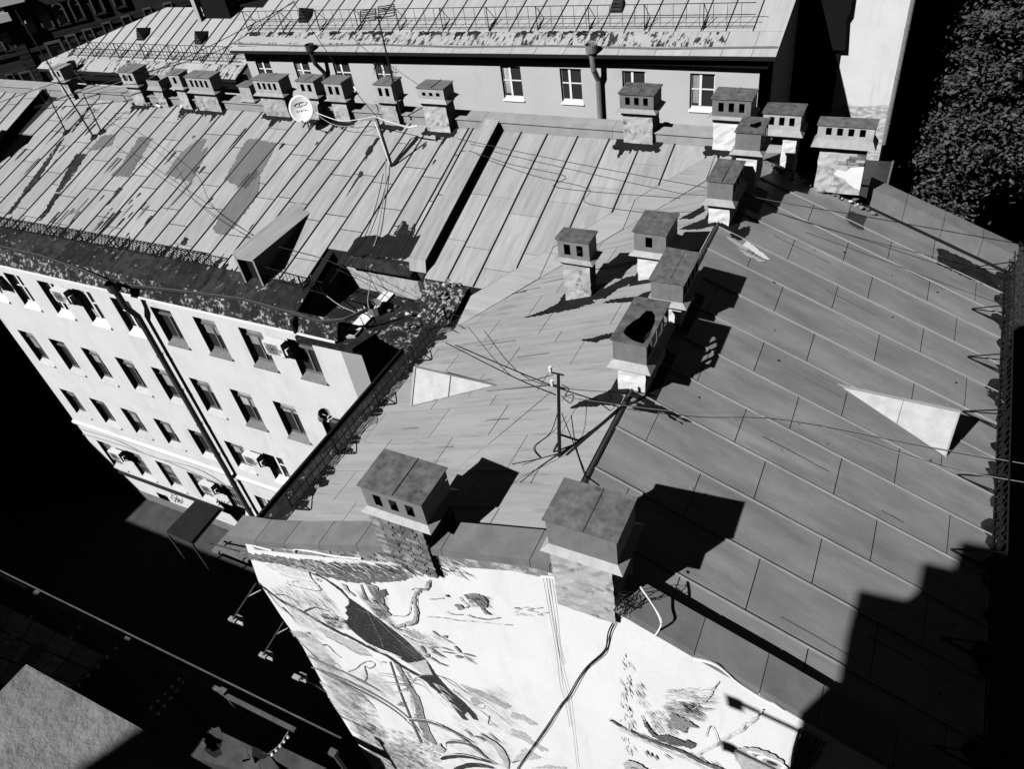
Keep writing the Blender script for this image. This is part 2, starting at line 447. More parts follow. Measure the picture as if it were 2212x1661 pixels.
MB().bar((XL - .12, Y0, ZE + .02), (XL - .12, 12.6, ZE + .02), .06, .14).build('eaves_edge', 'iron', roof)
yy = Y0
while yy < 20.1:                                              # dark ragged edge on the far eaves
    y2 = yy + rr.uniform(.7, 1.1)
    w = rr.uniform(.12, .5)
    flat(roof, [(XE, yy), (XE - w * .5, yy + .1), (XE - w, (yy + y2) / 2), (XE - w * .6, y2 - .1), (XE, y2)], zf_R, 'rusty_eaves', .032, name='rust_patch', jag=.07, seed=int(yy * 10))
    yy = y2
rs = random.Random(23)
for k in range(16):                                           # long thin rain marks, left slope
    y = rs.choice((rs.uniform(12.0, 16.0), rs.uniform(6.6, 12.5))); x = rs.uniform(-9.8, -4.6); l = rs.uniform(.3, 2.0); w = rs.uniform(.004, .02)
    if y > YR - (ZA - zL(x)) / SA - .3 or x - l < XB: continue
    flat(roof, [(x, y - w), (x, y + w), (x - l * .5, y + w * .7), (x - l, y - .02), (x - l * .5, y - w)], zf_L, rs.choice(('stain_soft', 'stain_soft', 'stain_soft', 'pipe_dark')), .031 + .0002 * k, name='run_mark', jag=.006, seed=k)
for k in range(14):                                           # the same on the right slope
    y = rs.uniform(6.8, 19.8); x = rs.uniform(-3.2, 1.2); l = rs.uniform(.2, 1.6); w = rs.uniform(.003, .008)
    flat(roof, [(x, y - w), (x, y + w), (x + l * .5, y + w * .7), (x + l, y - .015), (x + l * .5, y - w)], zf_R, rs.choice(('stain_soft', 'stain_soft', 'pipe_dark')), .031 + .0002 * k, name='run_mark', jag=.005, seed=k)
for k in range(40):
    x, y, r_0 = rs.uniform(-3, 2.4), rs.uniform(7, 19), rs.uniform(.01, .035)
    flat(roof, [(x + r_0 * math.cos(t) * rs.uniform(.6, 1.4), y + r_0 * math.sin(t)) for t in np.linspace(0, 5.4, 7)], zf_R, rs.choice(('tar', 'stain_soft', 'cap_sheet_pale')), .03, name='speck')
# far gable parapet of this roof, right of the big chimney
farcap = [(-.79, -10.77), (.2, -11.17), (1.2, -11.57), (2.2, -11.98), (3.1, -12.35)]
for (xa, za), (xb, zb) in zip(farcap, farcap[1:]):
    MB().prism([(xa + .006, 20.45, za + H - .52), (xa + .006, 20.45, za + H), (xa + .006, 20.95, za + H + .04), (xa + .006, 20.95, za + H - .52)], (xb - xa - .012, 0, zb - za)).build('coping', 'cap_sheet', house)
MB().prism([(XR, 20.3, ZR - .3), (-.85, 20.3, zRr(-.85) - .06), (XE, 20.3, ZE - .08), (XE, 20.3, 0), (XR, 20.3, 0)], (0, .5, 0)).build('end_wall', 'plaster_dark', house)

# dormer on the left slope
def dormer_L():
    a = onL(c(1, 1, 1375, 1505)); a.z = zL(a.x)
    b = onL(c(2, 1, 0, 1661)); 
    root = house
    # front triangle faces the eaves; ridge runs level back into the roof
    fx = onL(c(1, 2, 1340, 190)); ap = onL(c(2, 1, -40, 1690))
    y0, y1, x0 = fx.y, fx.y + 1.25, fx.x
    top = onX(c(1, 1, 1375, 1505), x0)
    zt = top.z; xe = XR + (zt - ZR) / SL
    ym = top.y
    p0, p1, pt, pe = Vector((x0, y0, zL(x0))), Vector((x0, y0 + 2 * (ym - y0), zL(x0))), Vector((x0, ym, zt)), Vector((xe, ym, zt))
    MB().prism([p0, pt, pe], Vector((0, 0, -.02))).build('dormer_cheek', 'dormer_white', root)
    MB().prism([p1, pt, pe], Vector((0, 0, -.02))).build('dormer_cheek', 'cap_sheet', root)
    MB().prism([p0 + Vector((.05, 0, 0)), p1 + Vector((.05, 0, 0)), pt + Vector((.05, 0, -.04))], Vector((.03, 0, 0))).build('dormer_front', 'tar', root)
    MB().bar(p0, pt, .06, .05).build('dormer_trim', 'cap_sheet_pale', root)
    MB().bar(pt, pe, .035, .03).build('dormer_trim', 'cap_sheet', root)
    MB().bar(p0 + Vector((0, -.01, .01)), pe + Vector((0, -.01, .01)), .025, .02).build('dormer_flashing', 'cap_sheet', root)
    MB().bar(p0.lerp(pe, .45) + Vector((0, -.012, .01)), pt.lerp(pe, .45) + Vector((0, -.012, .01)), .014, .014).build('dormer_fold', 'cap_sheet', root)
dormer_L()
def dormer_R():
    tip = onR(c(3, 2, 590, 0)); low = onR(c(3, 2, 1530, 630))
    top = onP(c(3, 2, 1660, 230), 0, 0, tip.z - .03)
    zt = tip.z - .03
    p0, pt, pe = low, top, Vector((tip.x, tip.y, tip.z))
    p1 = Vector((low.x, 2 * top.y - low.y, low.z))
    mid = lambda a, b, t: a.lerp(b, t)
    q1, q2 = mid(pe, p0, .56), mid(pe, pt, .56)
    off = Vector((0, .02, -.02))
    MB().prism([pe, q1, q2], off).build('dormer_cheek', 'dormer_white', house)
    MB().prism([q1 + Vector((.01, 0, 0)), p0, pt, q2 + Vector((.01, 0, 0))], off).build('dormer_cheek', 'dormer_white', house)
    MB().prism([pe, p1, pt], Vector((0, -.02, -.02))).build('dormer_cheek', 'cap_sheet', house)
    MB().bar(pe, pt, .035, .03).build('dormer_trim', 'cap_sheet_pale', house)
    MB().bar(pe + Vector((0, -.01, .01)), p0 + Vector((0, -.01, .01)), .025, .02).build('dormer_flashing', 'cap_sheet', house)
    MB().bar(p0, pt, .03, .03).build('dormer_trim', 'cap_sheet_pale', house)
    MB().prism([p0 + Vector((-.04, 0, 0)), p1 + Vector((-.04, 0, 0)), pt + Vector((-.04, 0, -.05))], Vector((-.03, 0, 0))).build('dormer_front', 'tar', house)
dormer_R()

# ------------------------------------------------------------------ courtyard wing: white facade, long single-pitch roof
wing = thing('courtyard_wing', 'long courtyard wing with pale plastered facade and light patched metal roof', 'building')
XW0, XW1 = -34.3, -12.38
NX, NY = -15.35, 15.15                                        # roof notch beside the near house
def wall_holes(parent, name, material, x0, x1, z0, z1, y, holes, th, inv=1):
    xs = sorted({x0, x1, *[h[0] for h in holes], *[h[2] for h in holes]})
    zs = sorted({z0, z1, *[h[1] for h in holes], *[h[3] for h in holes]})
    vid = {}; v = []; f = []
    def vert(i, j, k):
        key = (i, j, k)
        if key not in vid:
            vid[key] = len(v); v.append((xs[i], y + (th if k else 0), zs[j]))
        return vid[key]
    nx, nz = len(xs) - 1, len(zs) - 1
    solid = [[True] * nz for _ in range(nx)]
    for i in range(nx):
        for j in range(nz):
            mx, mz = (xs[i] + xs[i + 1]) / 2, (zs[j] + zs[j + 1]) / 2
            if any(h[0] < mx < h[2] and h[1] < mz < h[3] for h in holes): solid[i][j] = False
    for i in range(nx):
        for j in range(nz):
            if not solid[i][j]: continue
            f.append((vert(i, j, 0), vert(i + 1, j, 0), vert(i + 1, j + 1, 0), vert(i, j + 1, 0)))
            f.append((vert(i, j, 1), vert(i, j + 1, 1), vert(i + 1, j + 1, 1), vert(i + 1, j, 1)))
            for di, dj, a, b in ((-1, 0, (i, j), (i, j + 1)), (1, 0, (i + 1, j + 1), (i + 1, j)), (0, -1, (i + 1, j), (i, j)), (0, 1, (i, j + 1), (i + 1, j + 1))):
                ii, jj = i + di, j + dj
                if 0 <= ii < nx and 0 <= jj < nz and solid[ii][jj]: continue
                f.append((vert(*a, 0), vert(*b, 0), vert(*b, 1), vert(*a, 1)))
    me = bpy.data.meshes.new(name); me.from_pydata(v, [], f); me.update()
    bm = bmesh.new(); bm.from_mesh(me); bmesh.ops.recalc_face_normals(bm, faces=bm.faces); bm.to_mesh(me); bm.free()
    return link(name, me, material, parent)
XC, DXC = -30.4, 2.0413
rowz = [(-13.61, -15.22), (-16.89, -18.70), (-20.30, -21.93), (-23.72, -25.62)]
holes = []
wins = []
for r, (zt, zb) in enumerate(rowz):
    for k in range(-1, 8):
        x = XC + DXC * k
        holes.append((x, zb + H, x + 1.0, zt + H)); wins.append((r, k, x, zb + H, zt + H))
base_hole = onY(c(0, 2, 1345, 930), YF)
holes.append((base_hole.x, base_hole.z - .75, base_hole.x + .8, base_hole.z))
ZT = H - 13.1
wall_holes(wing, 'facade', 'facade_plaster', -33.2, -14.0, 0, ZT, YF, holes, .5)
MB().prism([(-14.0, YF, 0), (-13.48, YF + .25, 0), (-13.48, YF + .25, ZT), (-14.0, YF, ZT)], (0, .3, 0)).build('corner_wall', 'facade_back', wing)
MB().prism([(-13.5, YF + .26, 0), (-13.5, 20.3, 0), (-13.5, 20.3, ZT), (-13.5, YF + .26, ZT)], (-.4, 0, 0)).build('return_wall', 'plaster_white', wing)
MB().box((-33.2, YF - .2, ZT - .05), (-13.9, YF - .002, ZT + .012)).build('cornice_strip', 'plaster_white', wing)
for q0, q1, hh, dp, mm in ((c(0, 2, 625, 300), c(0, 2, 2010, 785), .16, .12, 'facade_plaster'),):
    a, b = onY(q0, YF), onY(q1, YF); zz = (a.z + b.z) / 2
    MB().prism([(-33.25, YF - dp, zz), (-33.25, YF - .001, zz + .09), (-33.25, YF - .001, zz - hh), (-33.25, YF - dp * .7, zz - hh + .03)], (19.2, 0, 0)).build('string_course', mm, wing)
lz = onY(c(0, 2, 975, 725), YF).z
MB().prism([(-33.0, YF - .12, lz), (-33.0, YF - .001, lz + .06), (-33.0, YF - .001, lz - .06), (-33.0, YF - .12, lz - .06)], (19, 0, 0)).build('base_ledge', 'tar', wing)
MB().box((-33.2, YF - .05, 0), (-14.0, YF - .002, .55)).build('plinth', 'pavement', wing)
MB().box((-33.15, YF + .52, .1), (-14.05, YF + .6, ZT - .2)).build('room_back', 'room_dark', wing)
# windows
def window_meshes(w, h, kind, y0=.17):
    fr, pn, sl = MB(), MB(), MB()
    t = .055 if kind == 'pvc' else .07
    zo = y0 * .8; h = h - zo
    def rect(x0, z0, x1, z1, y=y0, d=.06): fr.box((x0, y, z0 + zo), (x1, y + d, z1 + zo))
    rect(0, 0, w, t); rect(0, h - t, w, h); rect(0, t, t, h - t); rect(w - t, t, w, h - t)
    if kind == 'pvc':
        rect(w * .36, t, w * .36 + .1, h - t, y0 - .012, .07)
        rect(t, h * .52, w * .36, h * .52 + .045, y0 - .005, .03); rect(w * .36 + .1, h * .52, w - t, h * .52 + .045, y0 - .005, .03)
    else:
        rect(w * .47, t, w * .47 + .07, h * .72, y0 - .01, .07); rect(t, h * .72, w - t, h * .72 + .07, y0 - .03, .09)
    pn.box((t * .5, y0 + .03, t * .5 + zo), (w - t * .5, y0 + .04, h - t * .5 + zo))
    sl.prism([(-.04, -.07, -.03), (w + .04, -.07, -.03), (w - .002, y0 - .005, zo), (.002, y0 - .005, zo)], (0, 0, -.03))
    return fr.mesh('window'), pn.mesh('pane'), sl.mesh('sill')
WM = {}
def put_window(parent, x, y, z, w, h, kind, frame, sill, curtain=None, blind=None, y0=.17):
    key = (round(w, 2), round(h, 2), kind, frame, sill, y0)
    if key not in WM:
        a, b, s = window_meshes(w, h, kind, y0)
        a.materials.append(MATS[frame]); b.materials.append(MATS['glass']); s.materials.append(MATS[sill]); WM[key] = (a, b, s)
    a, b, s = WM[key]
    o = link('window', a, None, parent); o.location = (x, y, z)
    link('pane', b, None, o); link('sill', s, None, o)
    if blind:
        MB().box((.09, y0 + .02, h * (1 - blind)), (w - .09, y0 + .026, h - .1)).build('blind', 'curtain', o)
    if curtain:
        mb = MB(); xx = .1
        for q in range(4): mb.box((xx + q * .06, y0 + .022 - .008 * (q % 2), .25), (xx + q * .06 + .06, y0 + .026 - .008 * (q % 2), h - .1))
        mb.build('curtain', 'curtain', o)
    return o
rw = random.Random(11)
for r, k, x, zb, zt in wins:
    pvc = (r == 0 and k <= 3) or (r == 2 and k in (5, 6)) or (r == 3 and k == 4)
    put_window(wing, x, YF, zb, 1.0, zt - zb, 'pvc' if pvc else 'wood', 'pvc_white' if pvc else 'frame_brown', 'pvc_white' if pvc else ('sill_sheet' if r == 0 or k > 4 else 'sill_pale'), blind=(rw.choice((.35, .5, .42, .6, None)) if not pvc else None), curtain=(pvc and rw.random() < .5))
    if r == 3:                                               # window grilles of the lowest floor
        mb = MB()
        for q in range(6): mb.bar((x + .08 + q * .168, YF + .16, zb + .04), (x + .08 + q * .168, YF + .16, zt - .04), .014)
        for q in range(4): mb.bar((x + .02, YF + .16, zb + .2 + q * .5), (x + .98, YF + .16, zb + .2 + q * .5), .014)
        for q in range(5): mb.tube([(x + .16 + q * .168 + .07 * math.cos(t), YF + .155, zb + .12 + .07 * math.sin(t)) for t in np.linspace(0, 6.3, 9)], .007, 4)
        mb.build('grille', 'sill_pale', wing)
# roof of the wing
wroof = MB().prism([(XW0, 12.93, zA(12.93) - .03), (NX, 12.93, zA(12.93) - .03), (NX, YR, ZA - .03), (XW0, YR, ZA - .03)], (0, 0, -.25)).build('roof', 'roof_deck', wing)
MB().prism([(NX + .003, NY, zA(NY) - .03), (-11.9, NY, zA(NY) - .03), (-11.9, YR, ZA - .03), (NX + .003, YR, ZA - .03)], (0, 0, -.25)).build('roof_deck', 'roof_deck', wing)
xsA = [XW0, -33.55, -32.65, -31.7, -30.75, -29.85, -28.9, -27.95, -27.02, -26.15, -25.28, -24.4, -23.5, -22.55, -21.65, -20.72, -19.8, -18.95, -18.35, -17.5, -16.55, -15.6, -14.7, -13.75, -12.98, -12.8, XW1]
strips_y(wroof, xsA, 13.85, YR - .02, [(1, 0, XW1), (-1, 0, -XW0)], zf_A, 'roof_sheet_wing', 1.75, 'seam_shade', (.026, .03), gap=.02, y0f=lambda x: NY + .05 if x > NX else 13.85, sh=lambda x: .13 if x < -18 else max(0, .13 * (-12.9 - x) / 5.1))
rs = random.Random(19)
for k in range(70):                                          # dark run marks down the sheets
    if k < 36: x, y = rs.uniform(-28.2, -23.5), rs.uniform(13.9, 16.4)
    else: x, y = rs.uniform(-33.5, -13.2), rs.uniform(15.3, 20.0)
    l = rs.choice((.25, .4, .7, 1.1)) * rs.uniform(.6, 1.2); w = rs.uniform(.015, .055); sk_ = .13 if x < -18 else .03
    if x > NX and y - l < NY + .1: continue
    flat(wroof, [(x - w, y), (x + w, y), (x + w * .8 - sk_ * l * .5, y - l * .5), (x - sk_ * l, y - l), (x - w * .9 - sk_ * l * .5, y - l * .5)], zf_A, rs.choice(('rusty_eaves', 'grey_paint', 'pipe_dark')), .031 + .0002 * k, name='run_mark', jag=.012, seed=k)
# rusty walkway band and peeling outer eaves
xx = XW0
while xx < NX - .3:
    x2 = min(NX, xx + random.uniform(1.1, 1.6))
    panel(wroof, [(xx, 12.95), (x2, 12.95), (x2, 13.84), (xx, 13.84)], zf_A, 'rusty_eaves', name='eaves_sheet')
    xx = x2
xx = XW0 + 1.1
zc0, zc1 = ZT + .02, zA(12.95) + .01
while xx < -13.9:
    x2 = min(-13.6, xx + random.uniform(1.4, 2.0))
    MB().prism([(xx + .004, YF - .16, zc0), (x2 - .004, YF - .16, zc0), (x2 - .004, 12.94, zc1), (xx + .004, 12.94, zc1)], (0, .1, -.12)).build('eaves_sheet', 'peeling_eaves', wroof)
    xx = x2
for k in range(46):                                          # rust creeping up the lower sheets
    x = XW0 + .4 + k * .41
    if x > NX - .3: break
    hgt = rr.choice((.08, .12, .2, .35, .6)); w = rr.uniform(.1, .3)
    flat(wroof, [(x, 13.8), (x + w, 13.8), (x + w * .9, 13.8 + hgt * .6), (x + w * .6, 13.8 + hgt), (x + w * .3, 13.8 + hgt * .5)], zf_A, 'rusty_eaves', .03, name='rust_patch', jag=.05, seed=k)
gq = [c(0, 1, -200, 440), c(0, 1, 0, 460), c(0, 1, 350, 540), c(0, 1, 700, 660), c(0, 1, 1000, 790), c(0, 1, 1150, 800), c(0, 1, 1600, 850), c(0, 1, 2100, 915), c(1, 1, 300, 1030), c(1, 1, 560, 1110), c(1, 1, 760, 1090), c(1, 1, 960, 1000)]
gp = [onA(q, .1) for q in gq]
mb = MB()
for a, b in zip(gp, gp[1:]): mb.prism([a, b, b - Vector((0, -.02, .12)), a - Vector((0, -.02, .12))], (0, -.02, 0))
mb.tube(gp, .025, 5); mb.build('gutter_lip', 'grey_iron', wing)
# notch beside the near house: cut side, back wall, ledge
MB().prism([(NX, 12.6, ZE - .3), (NX, NY, ZE - .3), (NX, NY, zA(NY) - .02), (NX, 12.6, zA(12.6) - .02)], (-.1, 0, 0)).build('notch_side', 'tar', wing)  # cut side lies in shade; that darkness is put into its colour
MB().prism([(NX, NY + .12, ZE - .35), (-11.85, NY + .12, ZE - .5), (-11.85, NY + .12, zA(NY) - .12), (NX, NY + .12, zA(NY) - .12)], (0, .2, 0)).build('notch_wall', 'stack_plaster', wing)
MB().prism([(NX + .35, NY - .35, zA(NY) - .16), (-12.3, NY - .35, zA(NY) - .16), (-12.3, NY + .1, zA(NY) - .02), (NX + .35, NY + .1, zA(NY) - .02)], (0, 0, -.06)).build('notch_eaves', 'rusty_eaves', wing)
MB().prism([(NX, 12.5, ZE - .32), (-13.3, 12.6, ZE - .38), (-12.4, NY + .1, ZE - .38), (NX, NY + .1, ZE - .3)], (0, 0, -.2)).build('notch_ledge', 'rusty_eaves', wing)
MB().prism([(-13.2, 13.5, ZE - .42), (-11.2, 12.9, ZE - .5), (-11.2, NY + .1, ZE - .3), (-12.6, NY + .1, ZE - .3)], (0, 0, -.1)).build('notch_ledge', 'peeling_eaves', wing)
q = [c(1, 1, 900, 385), c(1, 1, 1160, 375), c(1, 1, 1480, 390), c(1, 1, 1400, 560), c(1, 1, 1370, 580), c(1, 1, 860, 555), c(1, 1, 780, 540), c(1, 1, 850, 420)]
flat(wroof, P2(onA, q), zf_A, 'tar', .034, name='tar_patch', jag=.07, seed=3)
for qs, sd in (([c(1, 1, 1270, 250), c(1, 1, 1300, 280), c(1, 1, 1340, 340), c(1, 1, 1375, 270), c(1, 1, 1370, 380), c(1, 1, 1170, 385)], 2),
               ([c(1, 0, 1050, 1190), c(1, 0, 1070, 1200), c(1, 0, 940, 1400), c(1, 0, 960, 1300)], 4), ([c(1, 0, 880, 1530), c(1, 0, 905, 1480), c(1, 0, 925, 1510), c(1, 0, 885, 1545)], 5),
               ([c(0, 0, 500, 1250), c(0, 0, 560, 1190), c(0, 0, 330, 1560), c(0, 0, 250, 1661), c(0, 0, 200, 1661)], 6),
               ([c(0, 0, 660, 1330), c(0, 0, 760, 1330), c(0, 0, 600, 1560), c(0, 0, 520, 1661), c(0, 0, 480, 1661)], 7),
               ([c(0, 1, 330, 240), c(0, 1, 390, 160), c(0, 1, 470, 20), c(0, 1, 530, 0), c(0, 1, 420, 180), c(0, 1, 350, 250)], 8),
               ([c(0, 1, 60, 190), c(0, 1, 200, 10), c(0, 1, 235, 0), c(0, 1, 100, 190)], 9),
               ([c(0, 1, 1560, 450), c(0, 1, 1600, 390), c(0, 1, 1630, 410), c(0, 1, 1600, 460)], 10),
               ([c(0, 0, 690, 1040), c(0, 0, 760, 930), c(0, 0, 780, 930), c(0, 0, 700, 1060), c(0, 0, 620, 1150)], 12)):
    flat(wroof, P2(onA, qs), zf_A, 'rusty_eaves', .032, name='rust_patch', jag=.05, seed=sd)
for qs, sd in (([c(0, 0, 1210, 1180), c(0, 0, 1330, 1200), c(0, 0, 1280, 1260), c(0, 0, 1120, 1530), c(0, 0, 960, 1525), c(0, 0, 1050, 1430)], 21),
               ([c(0, 0, 1690, 1220), c(0, 0, 1790, 1200), c(0, 0, 1720, 1330), c(0, 0, 1800, 1270), c(0, 0, 1650, 1580), c(0, 0, 1430, 1510), c(0, 0, 1560, 1330)], 22),
               ([c(0, 0, 2130, 1220), c(0, 0, 2212, 1200), c(1, 0, 180, 1240), c(1, 0, 60, 1480), c(1, 0, -90, 1640), c(0, 0, 1940, 1560)], 23),
               ([c(1, 0, 0, 1460), c(1, 0, 40, 1540), c(0, 1, 2212, 50), c(0, 1, 2030, 300), c(0, 1, 1940, 380), c(0, 1, 1840, 330), c(0, 1, 1900, 200)], 24),
               ([c(0, 0, 880, 1180), c(0, 0, 1010, 1160), c(0, 0, 960, 1260), c(0, 0, 800, 1300), c(0, 0, 740, 1330), c(0, 0, 860, 1200)], 25)):
    flat(wroof, P2(onA, qs), zf_A, 'grey_paint', .03, name='grey_paint_patch', jag=.05, seed=sd)
# ridge parapet wall along the back
for xa, xb in ((-48, -40.5), (-40.5, -34.4), (-34.4, -29), (-29, -23.5), (-23.5, -18), (-18, -12.4), (-12.4, -8), (-8, -4.4)):
    MB().box((xa + .005, YR, ZA - .4), (xb - .005, YR + .06, ZA + .32)).build('parapet_flashing', 'cap_sheet_pale', wing)
    MB().prism([(xa + .005, YR - .05, ZA + .325), (xb - .005, YR - .05, ZA + .325), (xb - .005, YR + .5, ZA + .39), (xa + .005, YR + .5, ZA + .39)], (0, 0, -.03)).build('coping', 'cap_sheet_pale', wing)
MB().box((-48, YR + .07, 0), (-3.9, YR + .42, ZA + .28)).build('fire_wall', 'plaster_dark', wing)
# raised fire wall that steps down the roof
def firewall(x0, x1, ya, h, parent, end=True):
    n = 4
    for k in range(n):
        y0, y1 = ya + (YR - ya) * k / n, ya + (YR - ya) * (k + 1) / n
        MB().prism([(x0, y0 + .004, zA(y0) + h), (x1, y0 + .004, zA(y0) + h), (x1, y1 - .004, zA(y1) + h), (x0, y1 - .004, zA(y1) + h)], (0, 0, -.04)).build('coping', 'roof_sheet_wing', parent)
    MB().prism([(x0 + .05, ya + .03, zA(ya) - .9), (x0 + .05, YR, ZA - .3), (x0 + .05, YR, ZA + h - .05), (x0 + .05, ya + .03, zA(ya) + h - .05)], (x1 - x0 - .1, 0, 0)).build('fire_wall', 'plaster_dark', parent)
    MB().prism([(x0, ya - .01, zA(ya) + h), (x1, ya - .01, zA(ya) + h), (x1, ya - .12, zA(ya) + h - .38), (x0, ya - .12, zA(ya) + h - .38)], (0, -.012, 0)).build('coping_end', 'roof_sheet_wing', parent)
firewall(-12.37, -11.8, 15.05, .36, wing)
firewall(-34.95, -34.33, 12.9, .36, wing)
# lower right bay of the wing, beyond the fire wall
wr2 = MB().prism([(-11.9, 14.75, zA(14.75) - .04), (XR, 14.75, zA(14.75) - .04), (XR, YR, ZA - .04), (-11.9, YR, ZA - .04)], (0, 0, -.2)).build('bay_roof', 'roof_deck', wing)
vl = (SL / SA, -1.0, -(YR - (ZA - (ZR - SL * XR)) / SA))
off = 1.05
vl_off = (vl[0], vl[1], vl[2] - off)
xs2 = [-11.78, -11.05, -10.15, -9.13, -8.11, -7.1, -6.1, -5.1, -4.2]
strips_y(wr2, xs2, 14.75, YR - .02, [vl_off], zf_A, 'roof_sheet_wing', 1.9, 'seam_shade', (.024, .035))
a = -10.1
while a < -4.2:                                              # valley flashing sheets
    b = a + 1.75
    yv = lambda x: YR - (ZA - zL(x)) / SA
    flat(wr2, [(a + .01, yv(a) + .02), (b - .01, yv(b) + .02), (b - .01, min(YR - .03, yv(b) + off - .01)), (a + .01, min(YR - .03, yv(a) + off - .01))], zf_A, 'roof_sheet_left', .018, name='valley_sheet')
    a = b
MB().prism([(-11.78, 14.74, zA(14.74) - .01), (-10.3, 14.74, zA(14.74) - .01), (-10.45, 13.7, zL(-10.45) + .05), (-11.25, 13.5, zL(-11.25) + .08), (-11.7, 14.2, zA(14.2) - .25)], (0, 0, -.05)).build('valley_mortar', 'peeling_eaves', wing)
# far left bay
lb = MB().prism([(-48, 12.6, zA(12.6) - .03), (-34.9, 12.6, zA(12.6) - .03), (-34.9, YR, ZA - .03), (-48, YR, ZA - .03)], (0, 0, -.2)).build('bay_roof', 'roof_deck', wing)
strips_y(lb, cuts(-44, -34.96, .75, .08), 15.0, YR - .02, [], zf_A, 'roof_sheet_wing', 1.9, 'seam_shade', (.028, .03))
# dormer on the wing roof
T = onA(c(1, 1, 385, 85)); R0 = onZ(c(0, 1, 2025, 515), T.z)
Eb = onA(c(1, 1, 470, 170)); E0 = onZ(c(0, 1, 2165, 600), Eb.z)
fy = (R0.y + E0.y) / 2; hw = max(.25, E0.x - R0.x); rx = R0.x
Yt, Ye = T.y, Eb.y
rf, rb_ = Vector((rx, fy, T.z)), Vector((rx, YR - (ZA - T.z) / SA, T.z))
def eav(s):
    w_ = hw if s > 0 else .1; ze_ = Eb.z if s > 0 else T.z - .03
    return Vector((rx + s * w_, fy, ze_)), Vector((rx + s * w_, YR - (ZA - ze_) / SA, ze_))
for s_, mm in ((-1, 'roof_sheet_wing'), (1, 'roof_sheet_wing')):
    ef, eb = eav(s_)
    MB().prism([rf, rb_, eb, ef], (0, 0, -.025)).build('dormer_roof', mm, wing)
    x = rx + (hw - .05 if s_ > 0 else 0.0); zt_ = ef.z
    MB().prism([(x, fy + .06, zA(fy) - .05), (x, fy + .06, zt_ - .03), (x, YR - (ZA - zt_) / SA, zt_ - .03)], (-s_ * .03, 0, 0)).build('dormer_cheek', 'cap_sheet', wing)
    MB().box((x - .035, fy + .03, zA(fy) - .03), (x + .035, fy + .09, zt_ - .03)).build('dormer_post', 'cap_sheet_pale', wing)
MB().prism([(rx, fy + .04, Eb.z - .1), (rx + hw - .02, fy + .04, Eb.z - .1), (rx + hw - .02, fy + .04, Eb.z - .01), (rx, fy + .04, T.z - .03)], (0, .04, 0)).build('dormer_front', 'cap_sheet_pale', wing)
MB().box((rx + .04, fy + .25, zA(fy) - .02), (rx + hw - .09, fy + .28, Eb.z - .03)).build('dormer_opening', 'tar', wing)

# ------------------------------------------------------------------ house behind (higher, light roof)
KB = 1.348
YB = 22.4 * KB
back = thing('rear_house', 'taller pale house behind the ridge chimneys with light standing seam roof', 'house')
cornerB = onY((1665.4, 146.3), YB)
XBR = cornerB.x
stepB = onY(c(0, 0, 1990, 420), YB - .5)
XBL = stepB.x
eaveL, eaveR = onY(c(1, 0, 0, 437), YB - .6), onY(c(2, 0, 2170, 488), YB - .6)
ZBE = (eaveL.z + eaveR.z) / 2
def zBf(x): return eaveL.z + (eaveR.z - eaveL.z) * (x - eaveL.x) / (eaveR.x - eaveL.x)
SB = .33
zf_B = lambda x, y: zBf(x) + SB * (y - (YB - .6))
def onB(q, h=0):
    a = (eaveR.z - eaveL.z) / (eaveR.x - eaveL.x)
    return onP(q, a, SB, eaveL.z - a * eaveL.x - SB * (YB - .6) + h)
bwx = [c(1, 0, 0, 555), c(1, 0, 325, 555), c(1, 0, 665, 560), c(1, 0, 1020, 565), c(1, 0, 2110, 590), c(2, 0, 410, 600), c(2, 0, 950, 612), c(2, 0, 1540, 625)]
wt = onY(c(2, 0, 950, 607), YB).z; wb = onY(c(2, 0, 1000, 915), YB).z
bx = [onY(q, YB).x for q in bwx]
bh = [(x, wb, x + 1.0, wt) for x in bx]
ZBT = ZBE + .15
wall_holes(back, 'facade', 'facade_back', XBL + .3, XBR, 0, ZBT, YB, bh, .45)
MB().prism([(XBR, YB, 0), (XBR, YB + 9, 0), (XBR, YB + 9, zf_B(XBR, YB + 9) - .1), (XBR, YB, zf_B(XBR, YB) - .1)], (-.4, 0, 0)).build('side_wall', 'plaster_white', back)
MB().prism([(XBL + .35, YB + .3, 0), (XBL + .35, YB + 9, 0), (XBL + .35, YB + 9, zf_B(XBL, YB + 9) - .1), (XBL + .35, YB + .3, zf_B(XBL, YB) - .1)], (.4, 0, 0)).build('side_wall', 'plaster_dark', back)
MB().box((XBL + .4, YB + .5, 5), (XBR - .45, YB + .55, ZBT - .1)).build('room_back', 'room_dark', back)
for i, x in enumerate(bx): put_window(back, x, YB, wb, 1.0, wt - wb, 'pvc', 'pvc_white', 'pvc_white', curtain=(i % 3 == 1), y0=.1)
for i in (1, 4):
    pass
broof = MB().prism([(XBL, YB - .6, zf_B(XBL, YB - .6) - .03), (XBR + .25, YB - .6, zf_B(XBR, YB - .6) - .03), (XBR + .25, YB + 9, zf_B(XBR, YB + 9) - .03), (XBL, YB + 9, zf_B(XBL, YB + 9) - .03)], (0, 0, -.12)).build('roof', 'roof_deck', back)
xsB = cuts(XBL + .02, XBR + .25, 1.05, .06)
strips_y(broof, xsB, YB + .75, YB + 9, [], zf_B, 'roof_sheet_back', 2.6, 'seam_shade', (.03, .035))
xx = XBL
